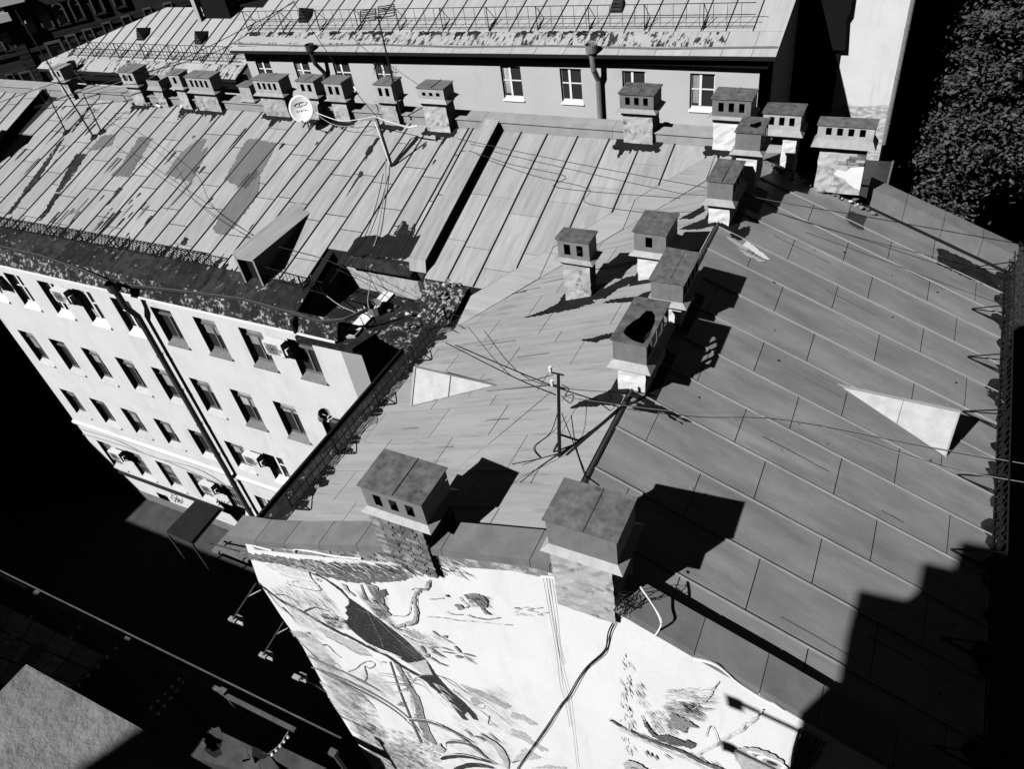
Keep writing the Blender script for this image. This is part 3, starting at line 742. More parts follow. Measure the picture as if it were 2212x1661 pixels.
while xx < XBR + .2:                                         # worn lower sheets
    x2 = min(XBR + .25, xx + random.uniform(1.0, 1.6))
    panel(broof, [(xx, YB - .1), (x2, YB - .1), (x2, YB + .74), (xx, YB + .74)], zf_B, 'back_eaves' if x2 < XBR - 1.0 else 'roof_sheet_back', name='eaves_sheet')
    panel(broof, [(xx, YB - .6), (x2, YB - .6), (x2, YB - .11), (xx, YB - .11)], zf_B, 'roof_sheet_back', name='eaves_sheet')
    xx = x2
for k in range(30):
    x = XBL + .5 + k * .66
    if x > XBR - 1.2: break
    if rr.random() < .6:
        w = rr.uniform(.2, .7); d = rr.uniform(.2, .75)
        flat(broof, [(x, YB + .76), (x + w, YB + .76), (x + w * .9, YB + .76 - d * .6), (x + w * .5, YB + .76 - d * .5), (x + w * .2, YB + .76 - d)], zf_B, 'rusty_eaves', .035, name='rust_patch', jag=.06, seed=k + 60)
MB().box((XBL + .4, YB - .3, ZBE - .34), (XBR - .05, YB - .02, ZBE - .1)).build('cornice', 'black_plaster_shade', back)  # coloured black to carry the shadow band under the eaves
mb = MB(); n = 60; pts = []
for k in range(n + 1):                                       # wall gutter on the lower roof
    x = XBL + (XBR + .2 - XBL) * k / n
    ph = abs(((k / n * 3.0) % 1) - .5) * 2
    pts.append((x, YB - .18 - .12 * (1 - ph), 0))
pts = [Vector((x, y, zf_B(x, y) + .1)) for x, y, z in pts]
for a, b in zip(pts, pts[1:]): mb.prism([a, b, b - Vector((0, 0, .12)), a - Vector((0, 0, .12))], (0, .02, 0))
mb.build('gutter_lip', 'cap_sheet', broof)
for q in (c(1, 0, 410, 165), c(2, 0, 895, 80)):              # small roof vents
    p = onB((q[0], q[1] + 8)); s = .32
    base = [Vector((p.x - s, p.y, zf_B(p.x, p.y))), Vector((p.x + s, p.y, zf_B(p.x, p.y)))]
    ap = Vector((p.x, p.y, zf_B(p.x, p.y) + .75)); bk = Vector((p.x, p.y + 1.1, zf_B(p.x, p.y + 1.1)))
    v_ = MB().poly([base[0], ap, bk]).poly([base[1], bk, ap]).poly([base[0], base[1], ap]).build('roof_vent', 'pipe_dark', back)
    lv = MB()
    for k in range(4): lv.bar(base[0].lerp(ap, .15 + .2 * k) + Vector((0, -.02, 0)), base[1].lerp(ap, .15 + .2 * k) + Vector((0, -.02, 0)), .03, .03)
    lv.build('louvre', 'iron', v_)

# lower house to its left with a hipped roof
leftb = thing('hipped_house', 'lower pale house with hipped light metal roof left of the rear house', 'house')
YQ = YB - .4
eq = onY(c(0, 0, 1300, 585), YQ)
ZQ = eq.z
zf_Q = lambda x, y: ZQ + .36 * (y - YQ)
def onQ(q): return onP(q, 0, .36, ZQ - .36 * YQ)
hipA, hipB = onQ(c(0, 0, 440, 505)), onQ(c(0, 0, 1440, 60))
hn = Vector((hipB.x - hipA.x, hipB.y - hipA.y))
hpl = (-hn.y, hn.x, -hn.y * hipA.x + hn.x * hipA.y)
xq0 = hipA.x - .5; xq1 = XBL - .02
yq1 = hipB.y
poly = clip([(xq0, YQ - .5), (xq1, YQ - .5), (xq1, yq1), (xq0, yq1)], [hpl])
qroof = MB().prism([(x, y, zf_Q(x, y) - .03) for x, y in poly], (0, 0, -.15)).build('roof', 'roof_deck', leftb)
strips_y(qroof, cuts(xq0, xq1, .95, .06), YQ + .5, yq1, [hpl], zf_Q, 'roof_sheet_back', 2.6, 'seam_shade', (.032, .04))
xx = xq0
while xx < xq1 - .1:
    x2 = min(xq1, xx + 1.5)
    panel(qroof, clip([(xx, YQ - .5), (x2, YQ - .5), (x2, YQ + .48), (xx, YQ + .48)], [hpl]), zf_Q, 'back_eaves' if rr.random() < .6 else 'roof_sheet_back', name='eaves_sheet')
    xx = x2
MB().prism([(x, y, zf_Q(x, y)) for x, y in [(hipA.x + .05, hipA.y), (hipB.x + .05, hipB.y - .05), (hipB.x - .02, hipB.y), (hipA.x - .02, hipA.y + .05)]], (0, 0, -6)).build('roof_hip', 'plaster_dark', leftb)
MB().box((hipA.x + .2, YQ, 0), (xq1, YQ + .4, ZQ - .25)).build('facade', 'facade_back', leftb)
MB().box((hipA.x, YQ - .4, ZQ - .75), (xq1, YQ - .01, ZQ - .35)).build('cornice', 'black_plaster_shade', leftb)
for q in (c(0, 0, 1215, 350), c(0, 0, 1715, 385)):
    p = onQ(q); s = .3
    b0, b1 = Vector((p.x - s, p.y, zf_Q(p.x, p.y))), Vector((p.x + s, p.y, zf_Q(p.x, p.y)))
    ap = Vector((p.x + .1, p.y, zf_Q(p.x, p.y) + .75)); bk = Vector((p.x, p.y + 1.1, zf_Q(p.x, p.y + 1.1)))
    v_ = MB().poly([b0, ap, bk]).poly([b1, bk, ap]).poly([b0, b1, ap]).build('roof_vent', 'pipe_dark', leftb)
    lv = MB()
    for k in range(4): lv.bar(b0.lerp(ap, .15 + .2 * k) + Vector((0, -.02, 0)), b1.lerp(ap, .15 + .2 * k) + Vector((0, -.02, 0)), .03, .03)
    lv.build('louvre', 'iron', v_)
# vent stub and chimney shaft up on that roof
pp = onQ(c(0, 0, 1730, 190))
MB().box((pp.x - .14, pp.y, zf_Q(pp.x, pp.y) - .5), (pp.x + .14, pp.y + .3, zf_Q(pp.x, pp.y) + 1.6)).build('shaft', 'roof_sheet_back', leftb)
MB().prism([(pp.x + .2, pp.y + .3, zf_Q(pp.x, pp.y)), (pp.x + 2.2, pp.y + .3, zf_Q(pp.x, pp.y)), (pp.x + 2.2, pp.y + .3, zf_Q(pp.x, pp.y) + 1.6), (pp.x + .2, pp.y + .3, zf_Q(pp.x, pp.y) + 1.6)], (0, 1, 0)).build('step_wall', 'black_plaster_shade', leftb)

# ------------------------------------------------------------------ bright blank end wall far right, with black slabs added for the shadow on it
far = onX((1721.5, 67), XBR)
YD = far.y
d0, d1 = onY((1812, 150), YD + .12), onY((1900, 335), YD + .12)
endw = thing('blank_wall_house', 'house with a tall bright blank end wall beyond the roofs', 'house')
MB().box((d0.x - 3, YD + .12, 0), (d1.x, YD + 6, H + 6)).build('end_wall', 'facade_plaster', endw)
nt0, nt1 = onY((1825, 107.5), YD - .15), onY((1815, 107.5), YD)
MB().box((XBR - .5, YD, 0), (nt1.x, YD + .1, nt1.z + .02)).build('shadow_slab', 'black_plaster_shade', endw)  # cast shadow on the wall, built as near-black slabs
MB().prism([(XBR - .5, YD - .2, nt0.z), (nt0.x, YD - .2, nt0.z), (nt0.x - .12, YD - .2, nt0.z + 1.3), (nt0.x - .02, YD - .2, nt0.z + 1.5), (nt0.x - .2, YD - .2, H + 3), (XBR - .5, YD - .2, H + 3)], (0, .3, 0)).build('shadow_slab_top', 'black_plaster_shade', endw)
bz = onY(c(3, 0, 800, 880), YD + .12).z
dm = [(d0.x + .02, bz - .35), (d0.x + .5, bz - .05), (d0.x + 1.1, bz - .2), (d0.x + 1.7, bz - .1), (d1.x - .02, bz - .05), (d1.x - .02, 1.0), (d0.x + .02, 1.0)]
MB().prism([(x, YD + .117, z) for x, z in dm], (0, -.003, 0)).build('damp_foot', 'damp_plaster', endw)
# low annex roof at its foot, kerb
an = [onZ(q, 9.5) for q in (c(3, 0, 860, 1480), c(3, 0, 1120, 1230), c(3, 0, 960, 1330), c(3, 0, 840, 1480))]
ann = thing('low_annex', 'low annex with flat metal roof at the foot of the blank wall', 'annex')
az_ = d1.z - .25
MB().box((d1.x - .9, YD - 1.7, az_ - .3), (d1.x + .55, YD + .1, az_)).build('roof', 'pipe_dark', ann)
MB().box((d1.x - .8, YD - 1.5, 0), (d1.x + .4, YD + .1, az_ - .31)).build('wall', 'plaster_dark', ann)
MB().box((d1.x + .56, YD - 1.7, az_ - .3), (d1.x + .64, YD + .1, az_ + .06)).build('coping', 'cap_sheet', ann)

# ------------------------------------------------------------------ dark ornate facade, top left
cdir = Vector((.64, .77, 0)).normalized(); cn = Vector((cdir.y, -cdir.x, 0))
c0 = onY((60, 100), 52.0)
def cz(x, y): return (x * .12352, y * .12352)
def onC(q):
    r = V(ray(q)); t = (c0 - Vector((0, 0, H))).dot(cn) / r.dot(cn); return Vector((0, 0, H)) + r * t
ornate = thing('ornate_house', 'dark ornate street house with arched windows in the top left corner', 'house')
o0 = c0 - cdir * 40
def cslab(u0, z0, u1, z1, d0, d1_, name, material, parent=ornate):
    a = c0 + cdir * u0 + cn * d0; b = c0 + cdir * u1 + cn * d0
    return MB().prism([(a.x, a.y, z0), (b.x, b.y, z0), (b.x, b.y, z1), (a.x, a.y, z1)], cn * (d1_ - d0)).build(name, material, parent)
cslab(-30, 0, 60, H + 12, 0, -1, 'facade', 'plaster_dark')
def uz(q): p = onC(q); return (p - c0).dot(cdir), p.z
def arch(bl, br, apex, arched=True, sillw=1.15):
    (u0, z0), (u1, z1) = uz(bl), uz(br); ua, za = uz(apex)
    z0 = (z0 + z1) / 2; w = (u1 - u0); cx = (u0 + u1) / 2
    def P(u, z, d): q = c0 + cdir * u + cn * d; return (q.x, q.y, z)
    def ring(hw, top):
        if not arched: return [(cx - hw, z0), (cx - hw, top), (cx + hw, top), (cx + hw, z0)]
        zs = top - hw
        return [(cx - hw, z0)] + [(cx - hw * math.cos(t), zs + hw * math.sin(t)) for t in np.linspace(0, math.pi, 9)] + [(cx + hw, z0)]
    hw = w / 2; o_, i_ = ring(hw, za), ring(hw * .72, za - hw * .28)
    mb = MB()
    for k in range(len(o_) - 1):
        mb.prism([P(*o_[k], .02), P(*o_[k + 1], .02), P(*i_[k + 1], .02), P(*i_[k], .02)], cn * .16)
    fo = mb.build('window', 'plaster_trim', ornate)
    MB().prism([P(u, z, .012) for u, z in i_], cn * .01).build('pane', 'glass', fo)
    zm = z0 + (za - z0) * .62
    MB().prism([P(cx - hw * .72, zm, .03), P(cx + hw * .72, zm, .03), P(cx + hw * .72, zm + .12, .03), P(cx - hw * .72, zm + .12, .03)], cn * .04).build('transom', 'plaster_trim', fo)
    MB().prism([P(cx - hw * sillw, z0 - .25, .02), P(cx + hw * sillw, z0 - .25, .02), P(cx + hw * sillw, z0 - .05, .02), P(cx - hw * sillw, z0 - .05, .02)], cn * .12).build('sill', 'stone_dark', fo)
for bl, br, ap in (((480, 600), (680, 545), (395, 195)), ((760, 505), (965, 450), (700, 100)), ((1035, 420), (1225, 360), (985, 25)), ((1320, 340), (1500, 285), (1275, -60)), ((1660, 230), (1850, 170), (1590, -150)), ((2010, 120), (2200, 60), (1940, -260))):
    arch(cz(*bl), cz(*br), cz(*ap))
for bl, br, ap in (((900, 1020), (1180, 930), (870, 720)), ((1250, 880), (1420, 800), (1240, 590)), ((1530, 740), (1700, 690), (1520, 490)), ((1850, 590), (2000, 540), (1870, 370)), ((2170, 450), (2330, 400), (2200, 260)), ((90, 870), (300, 815), (50, 540)),
                   ((180, 1480), (310, 1440), (130, 1290)), ((430, 1480), (640, 1420), (410, 1240)), ((2550, 320), (2700, 280), (2560, 130)), ((2900, 220), (3050, 180), (2900, 40))):
    arch(cz(*bl), cz(*br), cz(*ap), False)
for q0, q1, hh, d in (((0, 830), (1100, 640), .25, .1), ((0, 990), (800, 830), .35, .12), ((500, 660), (1350, 500), .3, .1), ((0, 1330), (600, 1190), .4, .12), ((60, 160), (900, -60), 1.0, .2), ((100, 250), (900, 20), .4, .12)):
    (u0, z0), (u1, z1) = uz(cz(*q0)), uz(cz(*q1)); zz = (z0 + z1) / 2
    cslab(-20, zz - hh / 2, 30, zz + hh / 2, .003, d, 'string_course', 'stone_dark')
for k in range(14):                                          # quoin blocks
    u, z = uz(cz(150 + k * 42, 420 + k * 80)); cslab(u - .55, z - .32, u + .55, z + .32, .004, .16, 'quoin', 'stone_dark')
u, z = uz(cz(100, 250)); cslab(u - 3.5, z - .5, u + .4, z + .3, .3, .8, 'balcony_slab', 'plaster_white')
u, z = uz(cz(20, 130)); cslab(u - 3.5, z - .8, u + .2, z + .5, .3, .7, 'balcony_parapet', 'plaster_white')
u, z = uz(cz(60, 20)); cslab(u - 4, z - .3, u + 2, z + .5, .3, .8, 'balcony_slab', 'plaster_white')

# ------------------------------------------------------------------ left wing of the courtyard, in shade
lw = thing('shaded_wing', 'dark shaded courtyard wing at the left edge, below the pale facade', 'building')
XS = -39.0
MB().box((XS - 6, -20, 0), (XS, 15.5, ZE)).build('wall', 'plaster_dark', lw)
MB().prism([(XS - 6, -20, ZE), (XS + .3, -20, ZE), (XS - 3, -20, ZE + .5)], (0, 35.5, 0)).build('roof', 'cap_sheet', lw)
for zz in (3.2, 6.6, 10.0):
    for k in range(9):
        y = -6 + k * 2.3
        f_ = MB().box((XS + .002, y, zz), (XS + .05, y + 1.1, zz + 1.9)).build('window', 'frame_brown', lw)
        MB().box((XS + .051, y + .1, zz + .1), (XS + .055, y + 1.0, zz + 1.8)).build('pane', 'glass', f_)
        MB().box((XS + .002, y - .1, zz - .12), (XS + .2, y + 1.2, zz - .02)).build('sill', 'sill_sheet', f_)

# ------------------------------------------------------------------ the buildings the picture is taken from (behind the eye): they throw the big shadow
def back_to(p, y):
    t = (y - p.y) / LY; return Vector((p.x + LX * t, y, p.z + LZ * t))
YO = -2.0
oq = [onR((2145, 1180)), onR((2076, 1167)), onR((2061, 1228)), onR((1994, 1213)), onR((1981, 1278)), onR((1959, 1296)), onR((1854, 1273)), onR((1846, 1310)), onR((1831, 1366)), onR((1819, 1466)), onY((1726, 1573), YG), onY((1704, 1661), YG)]
op = [back_to(p, YO) for p in oq]
op = [Vector((8, YO, H + 3)), Vector((-2.03, YO, H + 3)), Vector((-2.03, YO, op[0].z + .1))] + op + [Vector((op[-1].x, YO, 0)), Vector((8, YO, 0))]  # unseen tall right end added to shade the ledge
tower = thing('unseen_shade_house', 'unseen stepped house behind the viewer that shades the lower right roof, tall right end added to shade the ledge', 'house')
MB().prism(op, (0, -9, 0)).build('unseen_stepped_wall', 'plaster_dark', tower)
gq_ = onZ(c(0, 2, 1570, 1365), 0)
lowp = back_to(gq_, YO)
low = thing('low_shade_house', 'low house behind the viewer that shades the courtyard', 'house')
MB().box((-70, -12, 0), (-19.5, YO, lowp.z)).build('wall', 'plaster_dark', low)

# ------------------------------------------------------------------ chimneys
GRP = 'sheet metal hooded chimneys on the roofs'
def holed(parent, name, material, ax, a0, a1, z0, z1, pos, th, holes):
    """upright sheet with rectangular openings, across X (ax='x', at y=pos) or Y (ax='y', at x=pos)"""
    xs = sorted({a0, a1, *[h[0] for h in holes], *[h[2] for h in holes]})
    zs = sorted({z0, z1, *[h[1] for h in holes], *[h[3] for h in holes]})
    mb = MB()
    for i in range(len(xs) - 1):
        for j in range(len(zs) - 1):
            mx, mz = (xs[i] + xs[i + 1]) / 2, (zs[j] + zs[j + 1]) / 2
            if any(h[0] < mx < h[2] and h[1] < mz < h[3] for h in holes): continue
            if ax == 'x': mb.prism([(xs[i], pos, zs[j]), (xs[i + 1], pos, zs[j]), (xs[i + 1], pos, zs[j + 1]), (xs[i], pos, zs[j + 1])], (0, th, 0))
            else: mb.prism([(pos, xs[i], zs[j]), (pos, xs[i + 1], zs[j]), (pos, xs[i + 1], zs[j + 1]), (pos, xs[i], zs[j + 1])], (th, 0, 0))
    me = mb.mesh(name)
    bm = bmesh.new(); bm.from_mesh(me); bmesh.ops.remove_doubles(bm, verts=bm.verts, dist=1e-5)
    dup = {}
    kill = []
    for f in bm.faces:
        k = tuple(sorted(v.index for v in f.verts))
        if k in dup: kill += [f, dup[k]]
        else: dup[k] = f
    bmesh.ops.delete(bm, geom=list(set(kill)), context='FACES_ONLY')
    bmesh.ops.recalc_face_normals(bm, faces=bm.faces); bm.to_mesh(me); bm.free()
    return link(name, me, material, parent)
def stack_mesh(x0, y0, x1, y1, z0, z1, rough=.012, seed=1):
    r_ = random.Random(seed); bm = bmesh.new()
    n = max(3, int((z1 - z0) / .12)); nx = max(2, int((x1 - x0) / .14)); ny = max(2, int((y1 - y0) / .14))
    ring = [(x0 + (x1 - x0) * i / nx, y0) for i in range(nx)] + [(x1, y0 + (y1 - y0) * i / ny) for i in range(ny)] + [(x1 - (x1 - x0) * i / nx, y1) for i in range(nx)] + [(x0, y1 - (y1 - y0) * i / ny) for i in range(ny)]
    rows = []
    for k in range(n + 1):
        z = z0 + (z1 - z0) * k / n
        rows.append([bm.verts.new((x + r_.uniform(-rough, rough), y + r_.uniform(-rough, rough), z)) for x, y in ring])
    m_ = len(ring)
    for k in range(n):
        for i in range(m_): bm.faces.new((rows[k][i], rows[k][(i + 1) % m_], rows[k + 1][(i + 1) % m_], rows[k + 1][i]))
    bm.faces.new(rows[-1])
    me = bpy.data.meshes.new('stack'); bmesh.ops.recalc_face_normals(bm, faces=bm.faces); bm.to_mesh(me); bm.free(); return me
CH = {}
def chimney(key, label, Y, FL, FR, BR, bot, skb, stb, n=2, side=0, stack='stack_plaster', hood='hood_sheet', top='hood_top', sk='skirt_sheet', hole_top=False, depth=None, zdown=None, plain=False, inset=.05, bricks=False, hz=(.28, .80), narrow=None, front=None):
    fl, fr = onY(FL, Y), onY(FR, Y)
    x0, x1, zt = fl.x, fr.x, (fl.z + fr.z) / 2
    if depth is None:
        b = onZ(BR, zt + .02); depth = b.y - Y
    depth = max(.35, min(1.6, depth))
    zb = onY(bot, Y).z; zs = onY(skb, Y - .08).z; z0 = onY(stb, Y).z
    y1 = Y + depth
    o = thing('chimney', label, 'chimney', group=GRP)
    w, hh = x1 - x0, zt - zb
    t = .012
    ho = []
    if n and not plain:
        ow = min(.16, w / n * .42)
        for k in range(n):
            cx = x0 + w * (k + .5 + (.0)) / n if n > 1 else x0 + w * .47
            if n > 1: cx = x0 + w * (.5 + (k - (n - 1) / 2) * (.80 / n))
            ho.append((cx - ow / 2, zb + hh * hz[0], cx + ow / 2, zb + hh * hz[1]))
    hp = holed(o, 'hood', hood, 'x', x0, x1, zb, zt, Y, t, ho)
    sh = []
    if side:
        for k in range(side):
            cy = Y + depth * (k + .6) / (side + .2); ow = depth / side * .30
            sh.append((cy - ow, zb + hh * .25, cy + ow, zb + hh * .85))
    holed(o, 'hood_side', hood, 'y', Y + t, y1 - t, zb, zt, x1 - t, t, sh)
    holed(o, 'hood_side', hood, 'y', Y + t, y1 - t, zb, zt, x0, t, [])
    holed(o, 'hood_back', hood, 'x', x0, x1, zb, zt, y1 - t, t, [])
    e = .035; rc = random.Random(len(label) * 7 + key)
    if hole_top:
        hx = [(x0 + w * a, Y + depth * b_) for a, b_ in hole_top]
        outer = [(x0 - e, Y - e), (x1 + e, Y - e), (x1 + e, y1 + e), (x0 - e, y1 + e)]
        bm = bmesh.new()
        ov = [bm.verts.new((x, y, zt + .02)) for x, y in outer]; iv = [bm.verts.new((x, y, zt + .02)) for x, y in hx]
        oe = [bm.edges.new((ov[i], ov[(i + 1) % 4])) for i in range(4)]; ie = [bm.edges.new((iv[i], iv[(i + 1) % len(iv)])) for i in range(len(iv))]
        bmesh.ops.triangle_fill(bm, use_beauty=True, edges=oe + ie)
        r_ = bmesh.ops.extrude_face_region(bm, geom=bm.faces[:]); bmesh.ops.translate(bm, vec=(0, 0, -.016), verts=[v for v in r_['geom'] if isinstance(v, bmesh.types.BMVert)])
        bmesh.ops.recalc_face_normals(bm, faces=bm.faces)
        me = bpy.data.meshes.new('cap'); bm.to_mesh(me); bm.free(); cp = link('cap', me, top, o)
    else:
        cp = MB().frustum((x0 - e, Y - e, x1 + e, y1 + e), zt + .002, (x0 - e, Y - e, x1 + e, y1 + e), tuple(zt + .024 + rc.uniform(-.012, .03) for _ in range(4))).build('cap', top, o)
        if w > .5:
            xm = x0 + w * .55
            MB().bar((xm, Y - e, zt + .036), (xm, y1 + e, zt + .04), .018, .016).build('cap_seam', top, cp)
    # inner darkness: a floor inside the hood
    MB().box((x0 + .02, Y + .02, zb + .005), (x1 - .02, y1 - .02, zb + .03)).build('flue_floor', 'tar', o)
    f = .11
    MB().frustum((x0 - f, Y - f, x1 + f, y1 + f), zs, (x0 - .004, Y - .004, x1 + .004, y1 + .004), zb + .01).build('skirt', sk, o)
    lo = z0 - .5 if zdown is None else zdown
    sx0, sx1 = (x0 + inset, x1 - inset) if narrow is None else (x0 + narrow[0], x1 - narrow[1])
    if sx1 - sx0 > .3: MB().box((sx0 - .03, Y + inset - .03, zs - .12), (sx1 + .03, y1 - inset + .03, zs + .02)).build('stack_head', stack, o)
    yf = Y + inset if front is None else Y + front
    s_ = link('stack', stack_mesh(sx0, yf, sx1, y1 - inset, lo, zs, .012, len(label)), 'mortar' if bricks is True else stack, o)
    if bricks:
        k = 0; z = lo + .02; bz_ = bpy.data.meshes.get('brick_unit')
        if bz_ is None:
            bz_ = MB().box((-.5, -.5, -.5), (.5, .5, .5)).mesh('brick_unit'); bz_.materials.append(MATS['brick'])
        rb_ = random.Random(9)
        while z < zs - .1:
            x = sx0 + (-.06 if k % 2 else 0.0)
            while x < sx1 - .02:
                bw_ = min(.23, sx1 - x)
                u_, v_ = (x - sx0) / (sx1 - sx0), (z - z0) / (zs - z0)
                if x >= sx0 - .01 and bw_ > .06 and rb_.random() < .97 and (bricks is True or (v_ > .38 and u_ > .42 and rb_.random() < .8)):
                    b_ = bpy.data.objects.new('brick', bz_); COL.objects.link(b_); b_.parent = o
                    b_.scale = (bw_ - .012, .05, .072); b_.location = (x + bw_ / 2, yf + .008 + rb_.uniform(-.01, .01), z + .035)
                    b_.rotation_euler = (0, rb_.uniform(-.03, .03), rb_.uniform(-.03, .03))
                x += .245
            z += .082; k += 1
    CH[key] = (x0, Y, x1, y1, zt, zs, lo, o)
    return o
RY = 20.18
def K(i, j): return lambda x, y: c(i, j, x, y)
a = K(0, 0)
chimney(0, 'leftmost ridge chimney, with two slots, where the roof bays meet', RY, cz(850, 1205), cz(1030, 1205), cz(1210, 1110), cz(920, 1385), cz(930, 1420), cz(1180, 1640), 2, hood='hood_pale', top='cap_sheet_pale', stack='stack_plaster')
chimney(1, 'ridge chimney with two slots and cables running up its side', RY, a(1020, 622), a(1138, 622), a(1245, 560), a(1062, 722), a(1066, 745), a(1110, 880), 2, hood='hood_pale', top='cap_sheet')
chimney(3, 'narrow ridge chimney with a single slot', RY, a(1445, 640), a(1538, 648), a(1620, 602), a(1465, 745), a(1470, 765), a(1530, 890), 1, hood='hood_pale', top='cap_sheet')
chimney(4, 'wide ridge chimney with four slots next to the narrow one', RY, a(1592, 660), a(1805, 677), a(1925, 622), a(1615, 775), a(1620, 798), a(1690, 925), 4, hood='hood_pale', top='cap_sheet')
chimney(5, 'slim plain ridge chimney left of the satellite dish', RY + .25, a(2055, 742), a(2150, 748), a(2200, 700), a(2072, 850), a(2075, 872), a(2110, 960), 0, plain=True, hood='hood_pale', top='cap_sheet')
a = K(1, 0)
chimney(6, 'wide ridge chimney with four slots just left of the satellite dish', RY, a(-35, 688), a(190, 698), a(285, 640), a(-15, 795), a(-10, 822), a(40, 970), 4, hood='hood_pale', top='cap_sheet')
chimney(7, 'ridge chimney with two slots partly behind the satellite dish', RY, a(342, 698), a(490, 706), a(590, 648), a(362, 815), a(366, 838), a(400, 980), 2, hood='hood_pale', top='cap_sheet')
chimney(8, 'ridge chimney with two slots just right of the satellite dish', RY, a(580, 713), a(730, 722), a(815, 658), a(606, 848), a(610, 868), a(690, 1010), 2, hood='hood_pale', top='cap_sheet')
chimney(9, 'ridge chimney with two slots at the foot of the floodlight mast', RY, a(1012, 724), a(1165, 738), a(1248, 668), a(1037, 862), a(1042, 880), a(1075, 1055), 2, hood='hood_pale', top='cap_sheet')
chimney(10, 'square ridge chimney with three small round and square holes', RY - .12, a(1388, 762), a(1612, 762), a(1680, 695), a(1405, 850), a(1410, 885), a(1432, 1110), 3, hz=(.3, .62), hood='hood_pale', top='cap_sheet')
a = K(2, 0)
chimney(11, 'tall ridge chimney with three slots and flaking plaster, alone on the middle roof', RY + .05, a(928, 808), a(1222, 825), a(1287, 730), a(930, 935), a(930, 970), a(932, 1165), 3)
chimney(12, 'ridge chimney with three slots and white stack left of the corner cluster', RY + .05, a(1732, 852), a(2070, 866), a(2115, 768), a(1728, 1000), a(1720, 1026), a(1720, 1250), 3, stack='stack_white')
chimney(13, 'chimney with three slots on a slim white stack at the roof corner', RY + .1, zc(705, 548), zc(1040, 562), zc(1085, 470), zc(705, 682), zc(705, 735), zc(900, 1000), 3, stack='stack_white', hood='hood_pale', narrow=(.55, .06))
chimney(14, 'broad chimney with four square openings on a crumbling brick stack', 19.75, zc(1185, 655), zc(1685, 672), zc(1690, 660), zc(1182, 765), zc(1120, 835), zc(1140, 1090), 4, stack='stack_mixed', hood='hood_pale', depth=.42, bricks='part', hz=(.3, .85), inset=.1)
a = K(2, 1)
chimney(15, 'chimney with a torn cap and slatted side nearest the roof corner', 17.75, zc(462, 712), zc(685, 725), zc(760, 588), zc(458, 865), zc(440, 905), zc(530, 1045), 0, 3, plain=True, stack='stack_white', hole_top=[(.45, .35), (.72, .30), (.85, .5), (.74, .78), (.55, .62), (.38, .55)])
chimney(16, 'chimney with plain front, white paint splash on its cap and white stack', 16.45, zc(215, 1135), zc(440, 1160), zc(540, 972), zc(207, 1290), zc(190, 1345), zc(200, 1535), 0, 3, plain=True, stack='stack_white')
chimney(17, 'chimney with one square opening and white stack behind the hooded pair', 14.2, a(1052, 335), a(1330, 375), a(1440, 195), a(1055, 500), a(1010, 540), a(1045, 790), 1, stack='stack_white', hz=(.25, .78))
chimney(18, 'long low chimney with slatted side, upper of the near ridge pair', 12.35, a(1200, 757), a(1478, 800), a(1635, 530), a(1196, 915), a(1180, 960), a(1200, 1180), 0, 4, plain=True, stack='stack_white')
chimney(19, 'long chimney with a big rusted hole in its cap on the near ridge', 10.1, a(866, 1270), a(1160, 1330), a(1365, 955), a(866, 1440), a(810, 1500), c(2, 2, 880, 60), 0, 4, plain=True, stack='stack_white',
        hole_top=[(.40, .10), (.55, .05), (.72, .03), (.90, .02), (.96, .18), (.93, .34), (.90, .52), (.80, .68), (.66, .76), (.52, .75), (.44, .64), (.42, .56), (.30, .46), (.20, .30), (.20, .18), (.28, .13)])
chimney(20, 'stained chimney with two square openings standing alone on the left slope', 13.85, a(388, 412), a(660, 433), a(722, 345), a(410, 560), a(376, 590), a(450, 905), 2, stack='stack_plaster', hz=(.2, .78))
a = K(1, 2)
chimney(21, 'brick chimney with three openings on the painted gable, left one', 5.85, a(895, 872), a(1422, 1035), a(1630, 725), a(950, 1045), a(960, 1105), a(1150, 1450), 3, stack='stack_plaster', bricks=True, hz=(.2, .72), zdown=H - 11.3, front=-.1)
a = K(2, 2)
chimney(22, 'big closed chimney box without openings on the painted gable', 5.85, a(283, 1165), a(900, 1357), a(1058, 990), a(305, 1372), a(270, 1430), a(330, 1560), 0, 0, plain=True, stack='stack_plaster', zdown=H - 10.75, front=-.1)
x0_, y_, x1_ = CH[14][0], CH[14][1], CH[14][2]
ww = x1_ - x0_; zz0 = onY(zc(1400, 1160), 19.75).z
MB().prism([(x0_ + ww * u, 19.838, zz0 + v) for u, v in ((.40, .20), (.46, .34), (.62, .30), (.70, .42), (.93, .46), (.93, -.2), (.84, -.16), (.72, -.06), (.62, .08), (.5, .12))], (0, -.006, 0)).build('fresh_plaster', 'plaster_white', CH[14][7])
# small tipped open box lying between the ridge chimneys
tip = thing('fallen_hood', 'tipped open chimney hood lying among rubble on the ridge', 'hood')
p = onY(K(0, 0)(1280, 740), RY); q_ = onY(K(0, 0)(1440, 700), RY)
mb = MB()
for s_ in ((0, 0, .02, .6), (.68, 0, .7, .6)): mb.box((p.x + s_[0], RY, p.z), (p.x + s_[2], RY + s_[3], p.z + .22))
mb.box((p.x, RY, p.z), (p.x + .7, RY + .02, p.z + .22)).box((p.x, RY + .58, p.z), (p.x + .7, RY + .6, p.z + .22))
mb.build('rim', 'skirt_sheet', tip)
MB().frustum((p.x - .08, RY - .08, p.x + .78, RY + .68), p.z - .14, (p.x, RY, p.x + .7, RY + .6), p.z).build('skirt', 'skirt_sheet', tip)
link('stack', stack_mesh(p.x + .1, RY + .05, p.x + .6, RY + .55, p.z - 1.0, p.z - .14, .03, 3), 'stack_plaster', tip)
